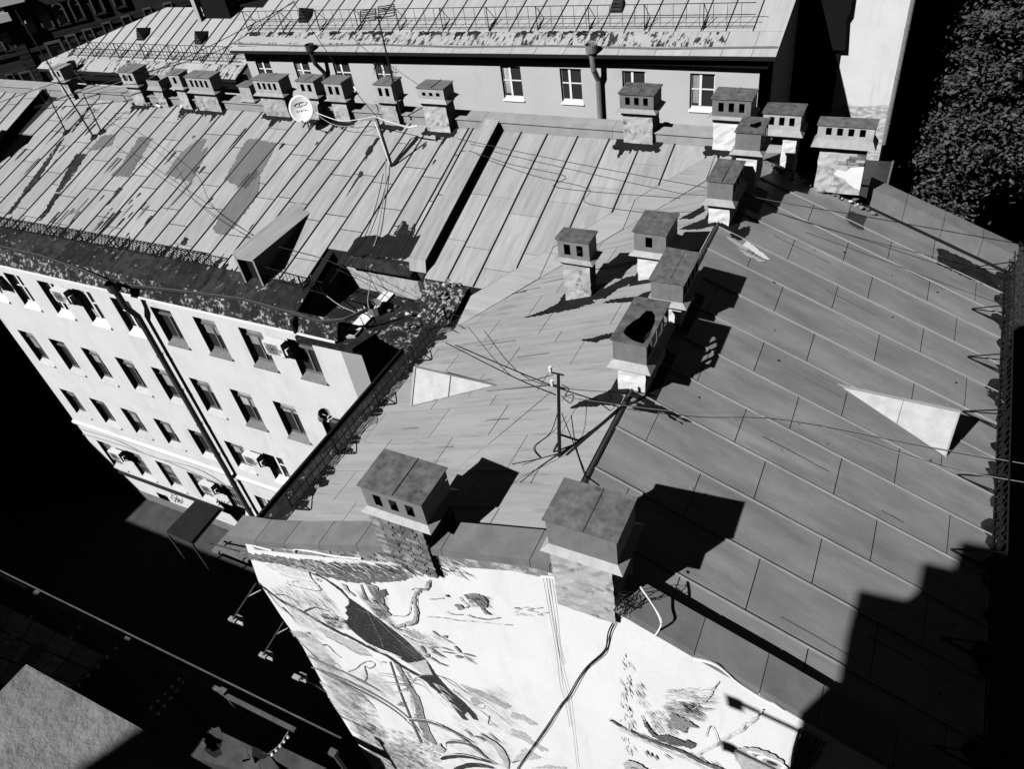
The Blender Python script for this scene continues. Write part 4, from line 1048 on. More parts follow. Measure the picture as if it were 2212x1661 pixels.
# chimney on the far left bay, cut by the frame
chimney(23, 'dark chimney cut off by the left picture edge', 16.3, (-120, 262), (-76, 266), (-66, 260), (-116, 300), (-116, 306), (-90, 344), 0, plain=True, hood='plaster_dark', top='plaster_dark', stack='plaster_dark', sk='plaster_dark', depth=.5)

# tar skirts, soot and streaks round the chimney feet
def foot(key, parent, zf, grow=.14, down=(0, -1), length=.5, mm='tar', seed=1, streaks=6, cl=None):
    x0, y0, x1, y1 = CH[key][:4]; r_ = random.Random(seed)
    g_ = grow
    base = [(x0 - g_, y0 - g_), (x1 + g_, y0 - g_), (x1 + g_, y1 + g_), (x0 - g_, y1 + g_)]
    if cl: base = clip(base, [cl])
    if len(base) > 2: flat(parent, base, zf, mm, .036, name='tar_collar', jag=.0 if cl else .05, seed=seed)
    for k in range(min(4, max(2, streaks // 2)) if streaks else 0):
        w = r_.uniform(.12, .34); l = length * r_.uniform(.25, 1)
        if down[1]:
            x = x0 - g_ + (x1 - x0 + 2 * g_ - w) * r_.random()
            pts = [(x, y0 - g_ + .08), (x + w, y0 - g_ + .08), (x + w * .75, y0 - g_ - l * .35), (x + w * .55, y0 - g_ - l), (x + w * .4, y0 - g_ - l * .5)]
        else:
            y = y0 - g_ + (y1 - y0 + 2 * g_ - w) * r_.random(); xe = x0 - g_ + .08 if down[0] < 0 else x1 + g_ - .08
            pts = [(xe, y), (xe, y + w), (xe + down[0] * l * .4, y + w * .75), (xe + down[0] * l, y + w * .5 - .03), (xe + down[0] * l * .6, y + w * .3)]
        flat(parent, pts, zf, mm, .037 + k * .0006, name='soot_streak', jag=.025, seed=seed * 10 + k)
for k in (1, 3, 4, 6, 7, 8, 9, 10): foot(k, wroof, zf_A, .12, (0, -1), .45, seed=k)
foot(11, wr2, zf_A, .2, (0, -1), .45, seed=31, streaks=9); foot(12, wr2, zf_A, .15, (0, -1), .4, seed=32)
foot(20, roof, zf_L, .13, (-1, 0), 1.5, seed=33, streaks=0)
for k, l, n_ in ((19, 1.2, 10), (18, .8, 6), (17, 1.1, 8), (16, .9, 8), (15, .6, 5)):
    foot(k, roof, zf_L, .12, (-1, 0), l, seed=40 + k, streaks=0, cl=(1, 0, XR - .06)); foot(k, roof, zf_R, .14, (1, 0), .9, seed=60 + k, streaks=0, cl=(-1, 0, -XR - .06))
for k, qs in enumerate(([(1850, 395), (1900, 405), (2000, 470), (2060, 520), (1990, 500), (1920, 450)], [(1990, 470), (2030, 430), (2110, 490), (2230, 590), (2180, 585), (2080, 520)], [(1940, 480), (2050, 540), (2190, 610), (2150, 612), (2020, 555)])):
    flat(roof, P2(onR, [c(2, 1, *q_) for q_ in qs]), zf_R, ('sill_pale', 'plaster_white', 'sill_pale')[k], .038 + .001 * k, name='mortar_smear', jag=.02, seed=8 + k)
q = [c(3, 1, 1465, 480), c(3, 1, 1700, 580), c(3, 1, 1960, 720), c(3, 1, 2060, 900), c(3, 1, 1950, 840), c(3, 1, 1700, 740), c(3, 1, 1460, 630)]
flat(roof, P2(onR, q), zf_R, 'rusty_eaves', .034, name='rust_patch', jag=.04, seed=14)
q = [c(3, 1, 670, 230), c(3, 1, 700, 170), c(3, 1, 845, 210), c(3, 1, 815, 335), c(3, 1, 700, 280)]
flat(roof, P2(onR, q), zf_R, 'pipe_dark', .034, name='soot_patch', jag=.03, seed=15)
for k, (ci, cj, qs) in enumerate(((2, 2, [(500, 215), (580, 160), (640, 148), (760, 95), (860, 55), (960, 120), (940, 185), (800, 185), (700, 200), (600, 205)]), (2, 1, [(100, 1095), (280, 1030), (420, 960), (690, 930), (720, 960), (560, 1010), (440, 1035), (300, 1060)]),
        (2, 1, [(600, 1290), (740, 1255), (870, 1225), (870, 1262), (760, 1285), (735, 1305)]), (2, 1, [(780, 965), (900, 930), (1060, 915), (1200, 860), (1205, 905), (1080, 945), (900, 962)]), (2, 1, [(1440, 240), (1560, 180), (1660, 120), (1660, 170), (1560, 235)]), (2, 1, [(1440, 330), (1530, 290), (1665, 240), (1665, 320), (1560, 330)]),
        (2, 1, [(700, 935), (800, 840), (1000, 740), (1050, 730), (1040, 790), (900, 850), (800, 930)]))):
    flat(roof, P2(onL, [c(ci, cj, *q_) for q_ in qs]), zf_L, 'tar', .039 + .0007 * k, name='soot_smear', jag=.03, seed=300 + k)
for k, (ci, cj, qs) in enumerate(((2, 2, [(1190, 180), (1300, 195), (1380, 235), (1460, 290), (1400, 285), (1300, 250), (1200, 255), (1040, 215), (1080, 180)]), (2, 2, [(1400, 280), (1480, 300), (1560, 330), (1470, 318)]), (2, 2, [(1300, 250), (1400, 300), (1470, 360), (1380, 310)]), (2, 1, [(1880, 300), (1960, 330), (2060, 300), (2040, 380), (1960, 420), (1890, 400)]))):
    flat(roof, P2(onR, [c(ci, cj, *q_) for q_ in qs]), zf_R, 'tar', .039 + .0007 * k, name='soot_smear', jag=.03, seed=320 + k)
# rubble
def rubble(label, pts, n, size, seed):
    o = thing('rubble_heap', label, 'rubble'); r_ = random.Random(seed)
    for k in range(n):
        p_ = pts[int(r_.random() * len(pts))]; p_ = Vector(p_) + Vector((r_.uniform(-.25, .25), r_.uniform(-.15, .15), r_.uniform(0, .05)))
        s_ = size * r_.uniform(.4, 1.2); bm = bmesh.new(); bmesh.ops.create_icosphere(bm, subdivisions=1, radius=s_)
        for v in bm.verts: v.co = Vector((v.co.x * r_.uniform(.6, 1.5), v.co.y * r_.uniform(.6, 1.3), v.co.z * r_.uniform(.4, .9))) + p_
        me = bpy.data.meshes.new('chunk'); bm.to_mesh(me); bm.free(); link('chunk', me, r_.choice(('rubble', 'rubble', 'brick', 'stack_plaster', 'plaster_white')), o)
    return o
def line(a, b, n): return [a.lerp(b, k / n) for k in range(n + 1)]
rubble('broken bricks and mortar along the foot of the crumbling brick chimney', line(Vector((-3.2, 19.9, zRr(-3.2) + .05)), Vector((-.6, 20.1, zRr(-.6) + .05)), 8), 60, .07, 1)
rubble('rubble and dark moss round the fallen hood on the ridge', line(onA(K(0, 0)(1180, 900), .05), onA(K(0, 0)(1560, 900), .05), 6), 30, .09, 2)
rubble('fallen leaves and mortar bits in the roof notch by the drain hopper', [Vector((-14.6, 13.2, ZE - .28)), Vector((-14.0, 14.2, ZE - .28)), Vector((-13.2, 14.6, ZE - .33)), Vector((-12.2, 14.5, ZE - .25)), Vector((-12.0, 14.0, ZE - .3))], 46, .06, 3)
rubble('crumbled plaster where the step wall meets the valley', [onA(c(1, 1, 1700, 800), .05), onA(c(1, 1, 1640, 860), .05), onA(c(1, 1, 1560, 900), .05)], 22, .06, 4)

# ------------------------------------------------------------------ roof railings
def railing(label, pts, h, n_rails, step, lean=(0, 0), material='iron', brackets=None, bdir=(0, 1, 0), bl=.55, cross=False, w=.014, group='iron roof railings'):
    """pts: base line on the roof; upright bars between rails, with triangular braces"""
    o = thing('roof_railing', label, 'railing', group=group)
    ln = Vector((lean[0], lean[1], h))
    for r in range(n_rails):
        t = r / (n_rails - 1); mb = MB()
        for p, q in zip(pts, pts[1:]): mb.bar(p + ln * (.12 + .88 * t), q + ln * (.12 + .88 * t), .024, .024)
        mb.build('rail', material, o)
    mb = MB()
    for p, q in zip(pts, pts[1:]):
        n = max(1, int((q - p).length / step))
        for k in range(n):
            b = p.lerp(q, k / n)
            if cross:
                nx = p.lerp(q, min(1, (k + 2.0) / n)); mb.bar(b + ln * .12, nx + ln, w); mb.bar(nx + ln * .12, b + ln, w)
            else: mb.bar(b + ln * .12, b + ln, w)
    mb.build('bars', material, o, kind='stuff')
    L_ = [(q - p).length for p, q in zip(pts, pts[1:])]; tot = sum(L_); s_ = 0.0
    while s_ <= tot + .01:
        d = s_; k = 0
        while k < len(L_) - 1 and d > L_[k]: d -= L_[k]; k += 1
        b = pts[k].lerp(pts[k + 1], min(1, d / L_[k])); bd = Vector(bdir)
        MB().bar(b, b + ln, .03).bar(b + bd * bl + Vector((0, 0, .02)), b + ln, .022).bar(b - bd * .05, b + bd * bl, .035, .035).bar(b - bd * .02 + ln * .12, b + bd * bl * .9, .02).build('bracket', material, o)
        s_ += brackets
    return o
pts = [onA(c(0, 1, -300, 235), .02), onA(c(0, 1, 0, 310), .02), onA(c(0, 1, 500, 400), .02), onA(c(0, 1, 1000, 490), .02), onA(c(0, 1, 1400, 565), .02), onA(c(0, 1, 1870, 655), .02)]
railing('black lattice railing sagging above the eaves of the pale facade', pts, .55, 2, .17, brackets=1.8, bdir=(0, .94, .3), bl=.5, cross=True, w=.016)
pts = [onA(c(1, 1, 120, 760), .02), onA(c(1, 1, 620, 900), .02)]
railing('short black railing between the wing dormer and the roof notch', pts, .5, 2, .16, brackets=1.4, bdir=(0, .94, .3), bl=.4)
base = [Vector((XL + .72, y, zL(XL + .72) + .02)) for y in (6.75, 9.5, 12.0, 14.0)]
railing('black railing with triangular braces along the left eaves of the mural house', base, .55, 3, .2, brackets=1.75, bdir=(.935, 0, .353), bl=.62)
base = [Vector((XE - .2, y, zRr(XE - .2) + .02)) for y in (6.5, 11, 16, 20.3)]
railing('dark railing with triangular braces along the right eaves of the mural house', base, .6, 3, .2, lean=(.12, 0), brackets=1.9, bdir=(-.925, 0, .38), bl=.75, material='iron', w=.016)
y_ = YB + .85
base = [Vector((x, y_, zf_B(x, y_) + .03)) for x in np.linspace(XBL + .3, XBR - .9, 8)]
railing('long thin railing across the roof of the rear house', base, .95, 3, .5, brackets=2.4, bdir=(0, .95, .31), bl=.75, w=.016, material='iron')
y_ = YQ + .6
x_a = hipA.x + 1.6
base = [Vector((x, y_, zf_Q(x, y_) + .03)) for x in np.linspace(x_a, xq1 - .3, 5)]
railing('thin railing across the hipped roof at the upper left', base, .85, 3, .3, brackets=2.2, bdir=(0, .94, .33), bl=.7, w=.022)

# ------------------------------------------------------------------ drainpipes
def pipe(label, pts, r, material, hopper=True, rings=3.0, elbow=False):
    o = thing('drainpipe', label, 'drainpipe')
    MB().tube(pts, r, 10).build('pipe', material, o, smooth=False)
    if hopper:
        p = Vector(pts[0]); h = MB().tube([p + Vector((0, 0, .42)), p + Vector((0, 0, .12)), p], [r * 2.1, r * 2.0, r * 1.05], 12, caps=False).build('hopper', material, o)
    a, b = Vector(pts[-2]), Vector(pts[-1]); n = int((b - a).length / rings)
    for k in range(1, n + 1):
        p = a.lerp(b, k / (n + .5)); MB().tube([p + Vector((0, 0, .03)), p - Vector((0, 0, .03))], r * 1.18, 10).build('collar', material, o)
        MB().bar(p, p + Vector((0, .22, 0)), .015).build('bracket', 'iron', o)
    return o
p_top = onY(c(0, 1, 1010, 870), YF - .55); p1 = onY(c(0, 1, 1080, 985), YF - .5); p2 = onY(c(0, 1, 1190, 1070), YF - .22); 
pipe('thick dark drainpipe with hopper running down the pale facade', [p_top, p1, p2, Vector((p2.x, p2.y, .3))], .105, 'pipe_dark', rings=1.7)
a_ = onY(c(2, 0, 690, 470), YB - .55); b_ = onY(c(2, 0, 705, 600), YB - .5); c_ = onY(c(2, 0, 745, 690), YB - .18)
pipe('grey drainpipe on the rear house wall between its windows', [a_, b_, c_, Vector((c_.x, c_.y, 8))], .12, 'pipe_grey', rings=2.2)
a_ = onY(c(1, 0, 480, 455), YB - .55); b_ = onY(c(1, 0, 510, 545), YB - .5); c_ = onY(c(1, 0, 585, 620), YB - .18)
pipe('dark drainpipe on the rear house behind the ridge chimneys', [a_, b_, c_, Vector((c_.x, c_.y, 8))], .11, 'pipe_dark')
a_ = onY(c(0, 0, 640, 590), YQ - .5); b_ = onY(c(0, 0, 700, 670), YQ - .45); c_ = onY(c(0, 0, 790, 740), YQ - .15)
pipe('dark drainpipe at the corner of the hipped house', [a_, b_, c_, Vector((c_.x, c_.y, 8))], .12, 'pipe_dark')
hp_ = onZ(c(1, 1, 1040, 1060), ZE - .45)
pipe('drainpipe with crumpled hopper in the gap beside the mural house', [hp_, hp_ + Vector((.05, .1, -.5)), Vector((hp_.x + .05, hp_.y + .1, 1))], .13, 'pipe_grey', rings=1.2)
fp = onY((1982, 0), YD - .03); ft = onY((1909, 325), YD - .03)
pipe('pale drainpipe down the right edge of the bright blank wall', [Vector((d1.x + .08, YD - .03, H + 4)), Vector((d1.x + .08, YD - .03, ft.z + .3)), ], .09, 'pipe_grey', hopper=False, rings=2.0)
bk_ = thing('gutter_spout', 'bent sheet spout and small white tin beside the left eaves of the mural house', 'gutter')
p = onL(c(1, 2, 690, 300)); MB().tube([p + Vector((-.35, 0, .1)), p + Vector((-.5, .02, -.15))], [.16, .13], 10, caps=False).build('spout', 'pipe_grey', bk_)
MB().tube([p + Vector((-.22, .02, -.02)), p + Vector((-.3, .02, -.16))], [.07, .06], 10).build('tin', 'pvc_white', bk_)

# ------------------------------------------------------------------ air conditioners on the facade
def ac(label, q, wd=.76, ht=.52, brk=True):
    p = onY(q, YF - .38); o = thing('air_conditioner', label, 'air conditioner', group='white outdoor units on the pale facade')
    x, y, z = p.x, YF - .38, p.z
    MB().box((x, y, z - ht), (x + wd, y + .26, z)).build('case', 'ac_white', o)
    gr = MB()
    for rr_ in (.2, .15, .10, .04): gr.tube([(x + .33 + rr_ * math.cos(t), y - .008, z - ht / 2 + rr_ * math.sin(t)) for t in np.linspace(0, 2 * math.pi, 15)], .007, 4)
    for t in np.linspace(0, math.pi, 5)[:-1]: gr.bar((x + .33 + .22 * math.cos(t), y - .006, z - ht / 2 + .22 * math.sin(t)), (x + .33 - .22 * math.cos(t), y - .006, z - ht / 2 - .22 * math.sin(t)), .008)
    gr.build('fan_grille', 'room_dark', o)
    MB().box((x + .06, y - .004, z - ht + .04), (x + .6, y - .001, z - .04)).build('front_panel', 'ac_grille', o)
    MB().box((x + .62, y - .005, z - .34), (x + .71, y - .001, z - .2)).build('rating_plate', 'ac_grille', o)
    MB().box((x + wd, y + .06, z - ht + .08), (x + wd + .1, y + .26, z - ht + .3)).build('valve_cover', 'ac_white', o)
    MB().bar((x + .12, y - .02, z - ht - .02), (x + .12, YF - .01, z - ht - .02), .03).bar((x + .12, y + .02, z - ht - .02), (x + .12, YF - .01, z - ht - .32), .025).build('bracket', 'ac_white', o)
    MB().bar((x + wd - .12, y - .02, z - ht - .02), (x + wd - .12, YF - .01, z - ht - .02), .03).bar((x + wd - .12, y + .02, z - ht - .02), (x + wd - .12, YF - .01, z - ht - .32), .025).build('bracket', 'ac_white', o)
ac('white outdoor unit beside a top floor window left of the thick drainpipe', c(0, 1, 425, 840))
ac('white outdoor unit on the top floor near the facade corner', c(1, 1, 45, 1285))
ac('white outdoor unit hanging in front of the left lowest floor window', c(0, 2, 925, 575))
ac('white outdoor unit over the graffiti on the lowest floor', c(0, 2, 1710, 855))
ac('white outdoor unit right of the thick drainpipe on the second lowest floor', c(0, 2, 2085, 605))
ac('outdoor unit at the left picture edge on the top floor', c(0, 1, -180, 720))

# graffiti on the base of the facade (spray paint on the wall)
def stroke(qs, fn, r, material, parent, name, off=(0, -.006, 0)):
    pts = [fn(q) + Vector(off) for q in qs]; mb = MB()
    for a, b in zip(pts, pts[1:]):
        d = (b - a); n_ = Vector((-d.z, 0, d.x))
        if n_.length < 1e-6: continue
        n_ = n_.normalized() * r; e_ = d.normalized() * r * .3; mb.prism([a - n_ - e_, b - n_ + e_, b + n_ + e_, a + n_ - e_], (0, .002, 0))
    return mb.build(name, material, parent)
fY = lambda q: onY(q, YF)
for qs in ([(1500, 925), (1480, 940), (1490, 960)], [(1525, 950), (1490, 960), (1475, 985), (1520, 980), (1515, 1005), (1480, 1000)], [(1530, 960), (1515, 1020)], [(1525, 995), (1540, 985), (1535, 1020)], [(1550, 990), (1540, 1010), (1560, 1000), (1545, 1020), (1560, 1025)], [(1575, 985), (1565, 1030)], [(1585, 1010), (1570, 1015), (1585, 1030)]):
    stroke([c(0, 2, *q) for q in qs], fY, .022, 'spray', wing, 'graffiti_stroke')
for qs in ([(1880, 985), (1870, 1030), (1895, 1000), (1895, 1035), (1915, 1005)], [(1925, 1015), (1905, 1030), (1920, 1050), (1935, 1030), (1920, 1015)], [(1940, 1010), (1935, 1045), (1955, 1030)], [(1985, 1010), (1960, 1030), (1955, 1060), (1985, 1060)], [(1920, 1045), (1990, 1068)]):
    stroke([c(0, 2, *q) for q in qs], fY, .028, 'spray', wing, 'graffiti_stroke')

# ------------------------------------------------------------------ satellite dish
def dish():
    o = thing('satellite_dish', 'round white satellite dish with a swirl mark among the ridge chimneys', 'satellite dish')
    ctr = onY(c(1, 0, 395, 940), 19.6)
    to = (Vector((.65, -1.0, .5))).normalized(); up = Vector((0, 0, 1)); u = up.cross(to).normalized(); v = to.cross(u).normalized()
    R_, Rv = .42, .46; bm = bmesh.new(); rings = []
    for k in range(7):
        t = k / 6; ring = []
        for j in range(32):
            a_ = 2 * math.pi * j / 32; ring.append(bm.verts.new(ctr + u * (R_ * t * math.cos(a_)) + v * (Rv * t * math.sin(a_)) + to * (.10 * t * t)))
        rings.append(ring)
    for k in range(6):
        for j in range(32):
            if k == 0: 
                if j < 32: pass
            try: bm.faces.new((rings[k][j], rings[k][(j + 1) % 32], rings[k + 1][(j + 1) % 32], rings[k + 1][j]))
            except ValueError: pass
    bmesh.ops.remove_doubles(bm, verts=bm.verts, dist=1e-4)
    r_ = bmesh.ops.extrude_face_region(bm, geom=bm.faces[:]); bmesh.ops.translate(bm, vec=-to * .02, verts=[x for x in r_['geom'] if isinstance(x, bmesh.types.BMVert)])
    bmesh.ops.recalc_face_normals(bm, faces=bm.faces); me = bpy.data.meshes.new('reflector'); bm.to_mesh(me); bm.free()
    for p in me.polygons: p.use_smooth = True
    rf_ = link('reflector', me, 'dish_white', o)
    def D(a_, b_): rr_ = (a_ / R_) ** 2 + (b_ / Rv) ** 2; return ctr + u * a_ + v * b_ + to * (.10 * rr_ + .012)
    mk = MB()
    def arc(pts, w):
        for p, q in zip(pts, pts[1:]): mk.bar(D(*p), D(*q), w, .004)
    for sgn in (1, -1):
        arc([(sgn * x, sgn * y + .16) for x, y in [(-.03, .03), (-.10, .055), (-.2, .02), (-.24, -.02), (-.14, -.06), (-.02, -.07)]], .022)
    arc([(.075 * math.cos(t), .16 + .065 * math.sin(t)) for t in np.linspace(0, 5.2, 10)], .03)
    x = -.2
    for ch in range(9):                                    # small worn lettering under the mark
        arc([(x, -.03), (x + .012, -.075)] if ch % 3 else [(x, -.03), (x + .03, -.03), (x + .03, -.075), (x, -.075)], .012); x += .047
    mk.build('emblem', 'dish_mark', rf_)
    MB().tube([ctr - to * .04, ctr - to * .25, ctr - to * .25 - Vector((0, 0, .75))], .025, 8).build('mount', 'grey_iron', o)
    foc = ctr + to * .55 - v * .42
    MB().tube([ctr - v * .48 + to * .08, foc], .014, 6).build('feed_arm', 'grey_iron', o)
    MB().tube([foc, foc - to * .12], .035, 8).build('receiver', 'lamp_grey', o)
dish()

# ------------------------------------------------------------------ masts, poles, aerials
def mast(label, base, top, r, extras=None, material='iron', cat='mast', name='mast'):
    o = thing(name, label, cat)
    MB().tube([base, Vector(base).lerp(Vector(top), .5), top], [r, r * .85, r * .7], 7).build('pole', material, o)
    return o
mb0, mt0 = onY(c(1, 0, 1215, 830), 20.1), onY(c(1, 0, 1055, 150), 20.1)
fm = mast('tall mast with twin floodlight panels standing at a ridge chimney', mb0 + Vector((0, 0, -.6)), mt0, .035)
for s_ in (-1, 1):
    ctr = mt0 + Vector((s_ * .36 + .0, 0, .13 + s_ * .06)); f_ = MB()
    w_, h_ = .3, .28
    for a_, b_ in (((-w_, -h_ * .5), (w_, -h_ * .5)), ((-w_, h_ * .5), (w_, h_ * .5)), ((-w_, -h_ * .5), (-w_, h_ * .5)), ((w_, -h_ * .5), (w_, h_ * .5)), ((-w_, 0), (w_, 0)), ((-w_, .09), (w_, .09)), ((-w_, .04), (w_, .04)), ((-w_, -.06), (w_, -.06))):
        f_.bar(ctr + Vector((a_[0], a_[1] * .4, a_[1] + a_[0] * .12)), ctr + Vector((b_[0], b_[1] * .4, b_[1] + b_[0] * .12)), .025)
    f_.build('lamp_panel', 'iron', fm)
MB().bar(mt0 - Vector((.12, 0, 0)), mt0 + Vector((.12, 0, .04)), .05).build('bracket', 'iron', fm)
ae = onY(c(1, 0, 1150, 600), 20.1)
am = MB().bar(ae + Vector((-.55, -.1, .06)), ae + Vector((.25, .1, -.12)), .018)
for k in range(9):
    p = ae + Vector((-.5 + k * .085, -.09 + k * .02, .05 - k * .018)); am.bar(p + Vector((-.04, .16, .14)), p + Vector((.04, -.16, -.14)), .01)
am.build('aerial', 'grey_iron', fm)
for k, (bq, tq, r_, lb_) in enumerate(((c(0, 0, 815, 1190), c(0, 0, 130, 80), .035, 'longest of the three leaning poles at the upper left, reaching over the dark house'),
                                     (c(0, 0, 575, 1150), c(0, 0, 390, 760), .03, 'short leaning pole with a wire loop at the left roof bay'),
                                     (c(0, 0, 880, 1145), c(0, 0, 720, 810), .03, 'leaning pole with insulators right of the long pole'))):
    b_ = onA(bq); t_ = onP(tq, 0, 0, 0) if False else onY(tq, b_.y + (.3 if k == 0 else .1))
    o = mast(lb_, b_ - Vector((0, 0, .05)), t_, r_, name='pole', cat='pole')
    flat_pts = [(b_.x + .2 * math.cos(t) * random.uniform(.6, 1.2), b_.y + .16 * math.sin(t)) for t in np.linspace(0, 5.6, 9)]
    MB().prism([(x, y, zA(y) + .05) for x, y in flat_pts], (0, 0, -.02)).build('foot_tar', 'tar', o)
    d_ = (t_ - b_)
    for s_ in (.35, .6, .9):
        p = b_ + d_ * s_; MB().bar(p + Vector((-.16, 0, 0)), p + Vector((.16, 0, 0)), .02).build('crossarm', 'iron', o)
        MB().tube([p + Vector((.16, 0, 0)), p + Vector((.16, 0, .09))], .025, 6).build('insulator', 'cable_white', o)
    if k == 1: MB().tube([t_ + Vector((-.25 + .3 * math.cos(t), 0, -.35 + .3 * math.sin(t))) for t in np.linspace(0, 6.28, 15)], .012, 5).build('wire_loop', 'cable_black', o)
# post on the near roof
pb, pt_ = onL(c(2, 2, 408, 625)), None
pt_ = onY(c(2, 1, 400, 1570), pb.y + .02)
post = mast('dark iron wire post with white insulators on the near left slope', pb - Vector((0, 0, .05)), pt_, .038, name='wire_post', cat='post')
for dz in (.0, -.3):
    p = pt_ + Vector((0, 0, dz)); MB().bar(p + Vector((-.16, 0, 0)), p + Vector((.1, 0, 0)), .022).build('crossarm', 'iron', post)
    for s_ in (-.14,): MB().tube([p + Vector((s_, 0, .01)), p + Vector((s_, 0, .12))], .03, 8).build('insulator', 'cable_white', post)
MB().bar(pb + Vector((.22, .45, .05)), pb + Vector((.03, 0, .62)), .035).build('strut', 'iron', post)
MB().bar(onL(c(2, 2, 470, 610), .04), onL(c(2, 2, 930, 200), .08), .032, .032).build('brace', 'iron', post)
MB().bar(onL(c(2, 2, 360, 580), .05), pb + Vector((0, 0, .35)), .03).build('strut', 'iron', post)
# tripod of white conduit on the ridge
t0 = onA(c(1, 0, 1175, 1440)); t1 = onY(c(1, 0, 1040, 1000), t0.y + .2)
tri = mast('tilted iron stand with white conduit below the floodlight mast', t0, t1, .045, name='conduit_stand', cat='stand')
MB().bar(t0 + Vector((.05, 0, .04)), onA(c(1, 0, 1400, 1190), .35), .06).build('leg', 'iron', tri)
MB().tube([t0 + Vector((-.06, 0, .1)), t1.lerp(t0, .5) + Vector((-.08, 0, 0)), t1 + Vector((-.1, 0, -.2)), t1 + Vector((-.02, -.02, -.02)), t1 + Vector((.3, .1, -.2)), t1 + Vector((.9, .3, -.45)), t1 + Vector((1.2, .4, -.42))], .03, 7).build('conduit', 'cable_white', tri)

# ------------------------------------------------------------------ cables
def cable(label, pts, r=.012, material='cable_black', sag=0.0, group='thin cables strung over the roofs', n=10):
    out = []
    if len(pts) == 2 and sag:
        for k in range(n + 1):
            t = k / n; out.append(pts[0].lerp(pts[1], t) - Vector((0, 0, sag * 4 * t * (1 - t))))
    elif len(pts) > 2:
        k_ = len(pts)
        for i in range(k_ - 1):
            p0, p1, p2, p3 = pts[max(0, i - 1)], pts[i], pts[i + 1], pts[min(k_ - 1, i + 2)]
            for t in (0, .2, .4, .6, .8): out.append(.5 * ((2 * p1) + (p2 - p0) * t + (2 * p0 - 5 * p1 + 4 * p2 - p3) * t * t + (3 * p1 - p0 - 3 * p2 + p3) * t ** 3))
        out.append(pts[-1])
    else: out = pts
    o = MB().tube(out, r, 5).build('cable', material)
    return tag(o, label, 'cable', group)
cx_ = 'thin black cable strung above the metal roofs'
far_r = lambda q, z: onZ(q, z)
zz = ZR + .9
cable('cable crossing the bay roof towards the right roof slope', [onZ(c(1, 0, 1740, 1195), ZA + .25), onZ(c(2, 0, 500, 1400), ZA + .2), onZ(c(2, 0, 1680, 1620), ZA + .3), onZ(c(3, 1, 140, 90), ZR + .4), onZ(c(3, 1, 850, 210), ZR + .2), onZ(c(3, 1, 2230, 455), ZR - .4)], .01)
cable('second cable below it, ending at the ridge chimneys', [onZ(c(1, 0, 1840, 1300), ZA + .1), onZ(c(2, 0, 0, 1420), ZA + .1), onZ(c(2, 0, 460, 1520), ZA + .1), onZ(c(2, 1, 400, -40), ZR + .2), onZ(c(2, 1, 1450, 50), ZR + .5)], .01)
cable('lower cable across the top of the right roof slope', [onZ(c(3, 1, 100, 180), ZR + .3), onZ(c(3, 1, 800, 400), ZR - .1), onZ(c(3, 1, 1470, 620), ZR - .5), onZ(c(3, 1, 2050, 800), ZR - .9)], .008)
cable('thin cable hanging across the wing roof to the valley', [onA(c(0, 0, 900, 1010), .9), onA(c(0, 0, 1480, 1400), .7), onA(c(0, 1, 1700, 90), .6), onA(c(0, 1, 2200, 400), .5), onA(c(1, 1, 600, 580), .4), onZ(c(1, 1, 1150, 850), ZE + .6), onZ(c(1, 1, 1800, 1180), ZE + .7)], .008, 'cable_black')
cable('thin cable beside it, ending at the left railing of the mural house', [onA(c(0, 0, 1000, 1260), .5), onA(c(0, 1, 1600, 10), .5), onA(c(1, 1, 0, 420), .4), onZ(c(1, 1, 760, 690), ZE + .5), onZ(c(1, 1, 1300, 1000), ZE + .5), onZ(c(1, 1, 1800, 1240), ZE + .6)], .008, 'cable_black')
cable('black cable from the left railing to the wire post', [onZ(c(1, 1, 1640, 1300), ZE + .9), onL(c(1, 1, 2212, 1590), .9), pt_ + Vector((-.1, 0, -.5))], .013)
cable('upper wire from the wire post to the valley railing', [pt_ + Vector((-.1, 0, -.05)), onL(c(2, 1, 0, 1590), .5), onL(c(1, 1, 1830, 1160), .5)], .008)
cable('pale rope from the wire post down to the brick chimney', [onL(c(2, 2, 340, 60), .9), onY(c(1, 2, 2100, 440), 7.2), onY(c(1, 2, 1690, 770), 6.6), Vector((CH[21][2] + .02, 6.2, CH[21][4] - .3))], .007, 'cable_grey')
cable('thin wire from the wire post over the right slope to the frame edge', [pt_ + Vector((.05, 0, -.5)), onR(c(2, 2, 1380, 230), .6), onR(c(3, 2, 0, 270), .5), onR(c(3, 2, 1400, 540), .5), onR(c(3, 2, 2240, 690), .6)], .008, 'cable_grey')
cable('lower thin wire over the right railing to the frame edge', [onR(c(3, 2, 400, 340), .05), onR(c(3, 2, 1500, 710), .35), onR(c(3, 2, 1950, 800), .6), onR(c(3, 2, 2240, 850), .7)], .008, 'cable_grey')
for qs, lb_ in (([(430, 250), (540, 530), (620, 760), (670, 870)], 'guy wire from the wire post down to the ridge'), ([(390, 260), (330, 420), (190, 540), (240, 630)], 'loose loop of wire hanging left of the wire post'), ([(0, 690), (200, 650), (390, 600)], 'wire lying on the roof left of the wire post'), ([(70, 850), (230, 720), (400, 600), (560, 500)], 'taut wire running past the foot of the wire post')):
    cable(lb_, [onL(c(2, 2, *q), .25 if k_ == 0 else .05) for k_, q in enumerate(qs)], .01)
cable('curled wire end right of the wire post head', [onL(c(2, 2, 430, 0), 1.2), onL(c(2, 2, 490, 40), 1.1), onL(c(2, 2, 460, 95), 1.05), onL(c(2, 2, 530, 90), 1.05), onL(c(2, 2, 505, 160), 1.0), onL(c(2, 2, 430, 100), 1.0)], .01)
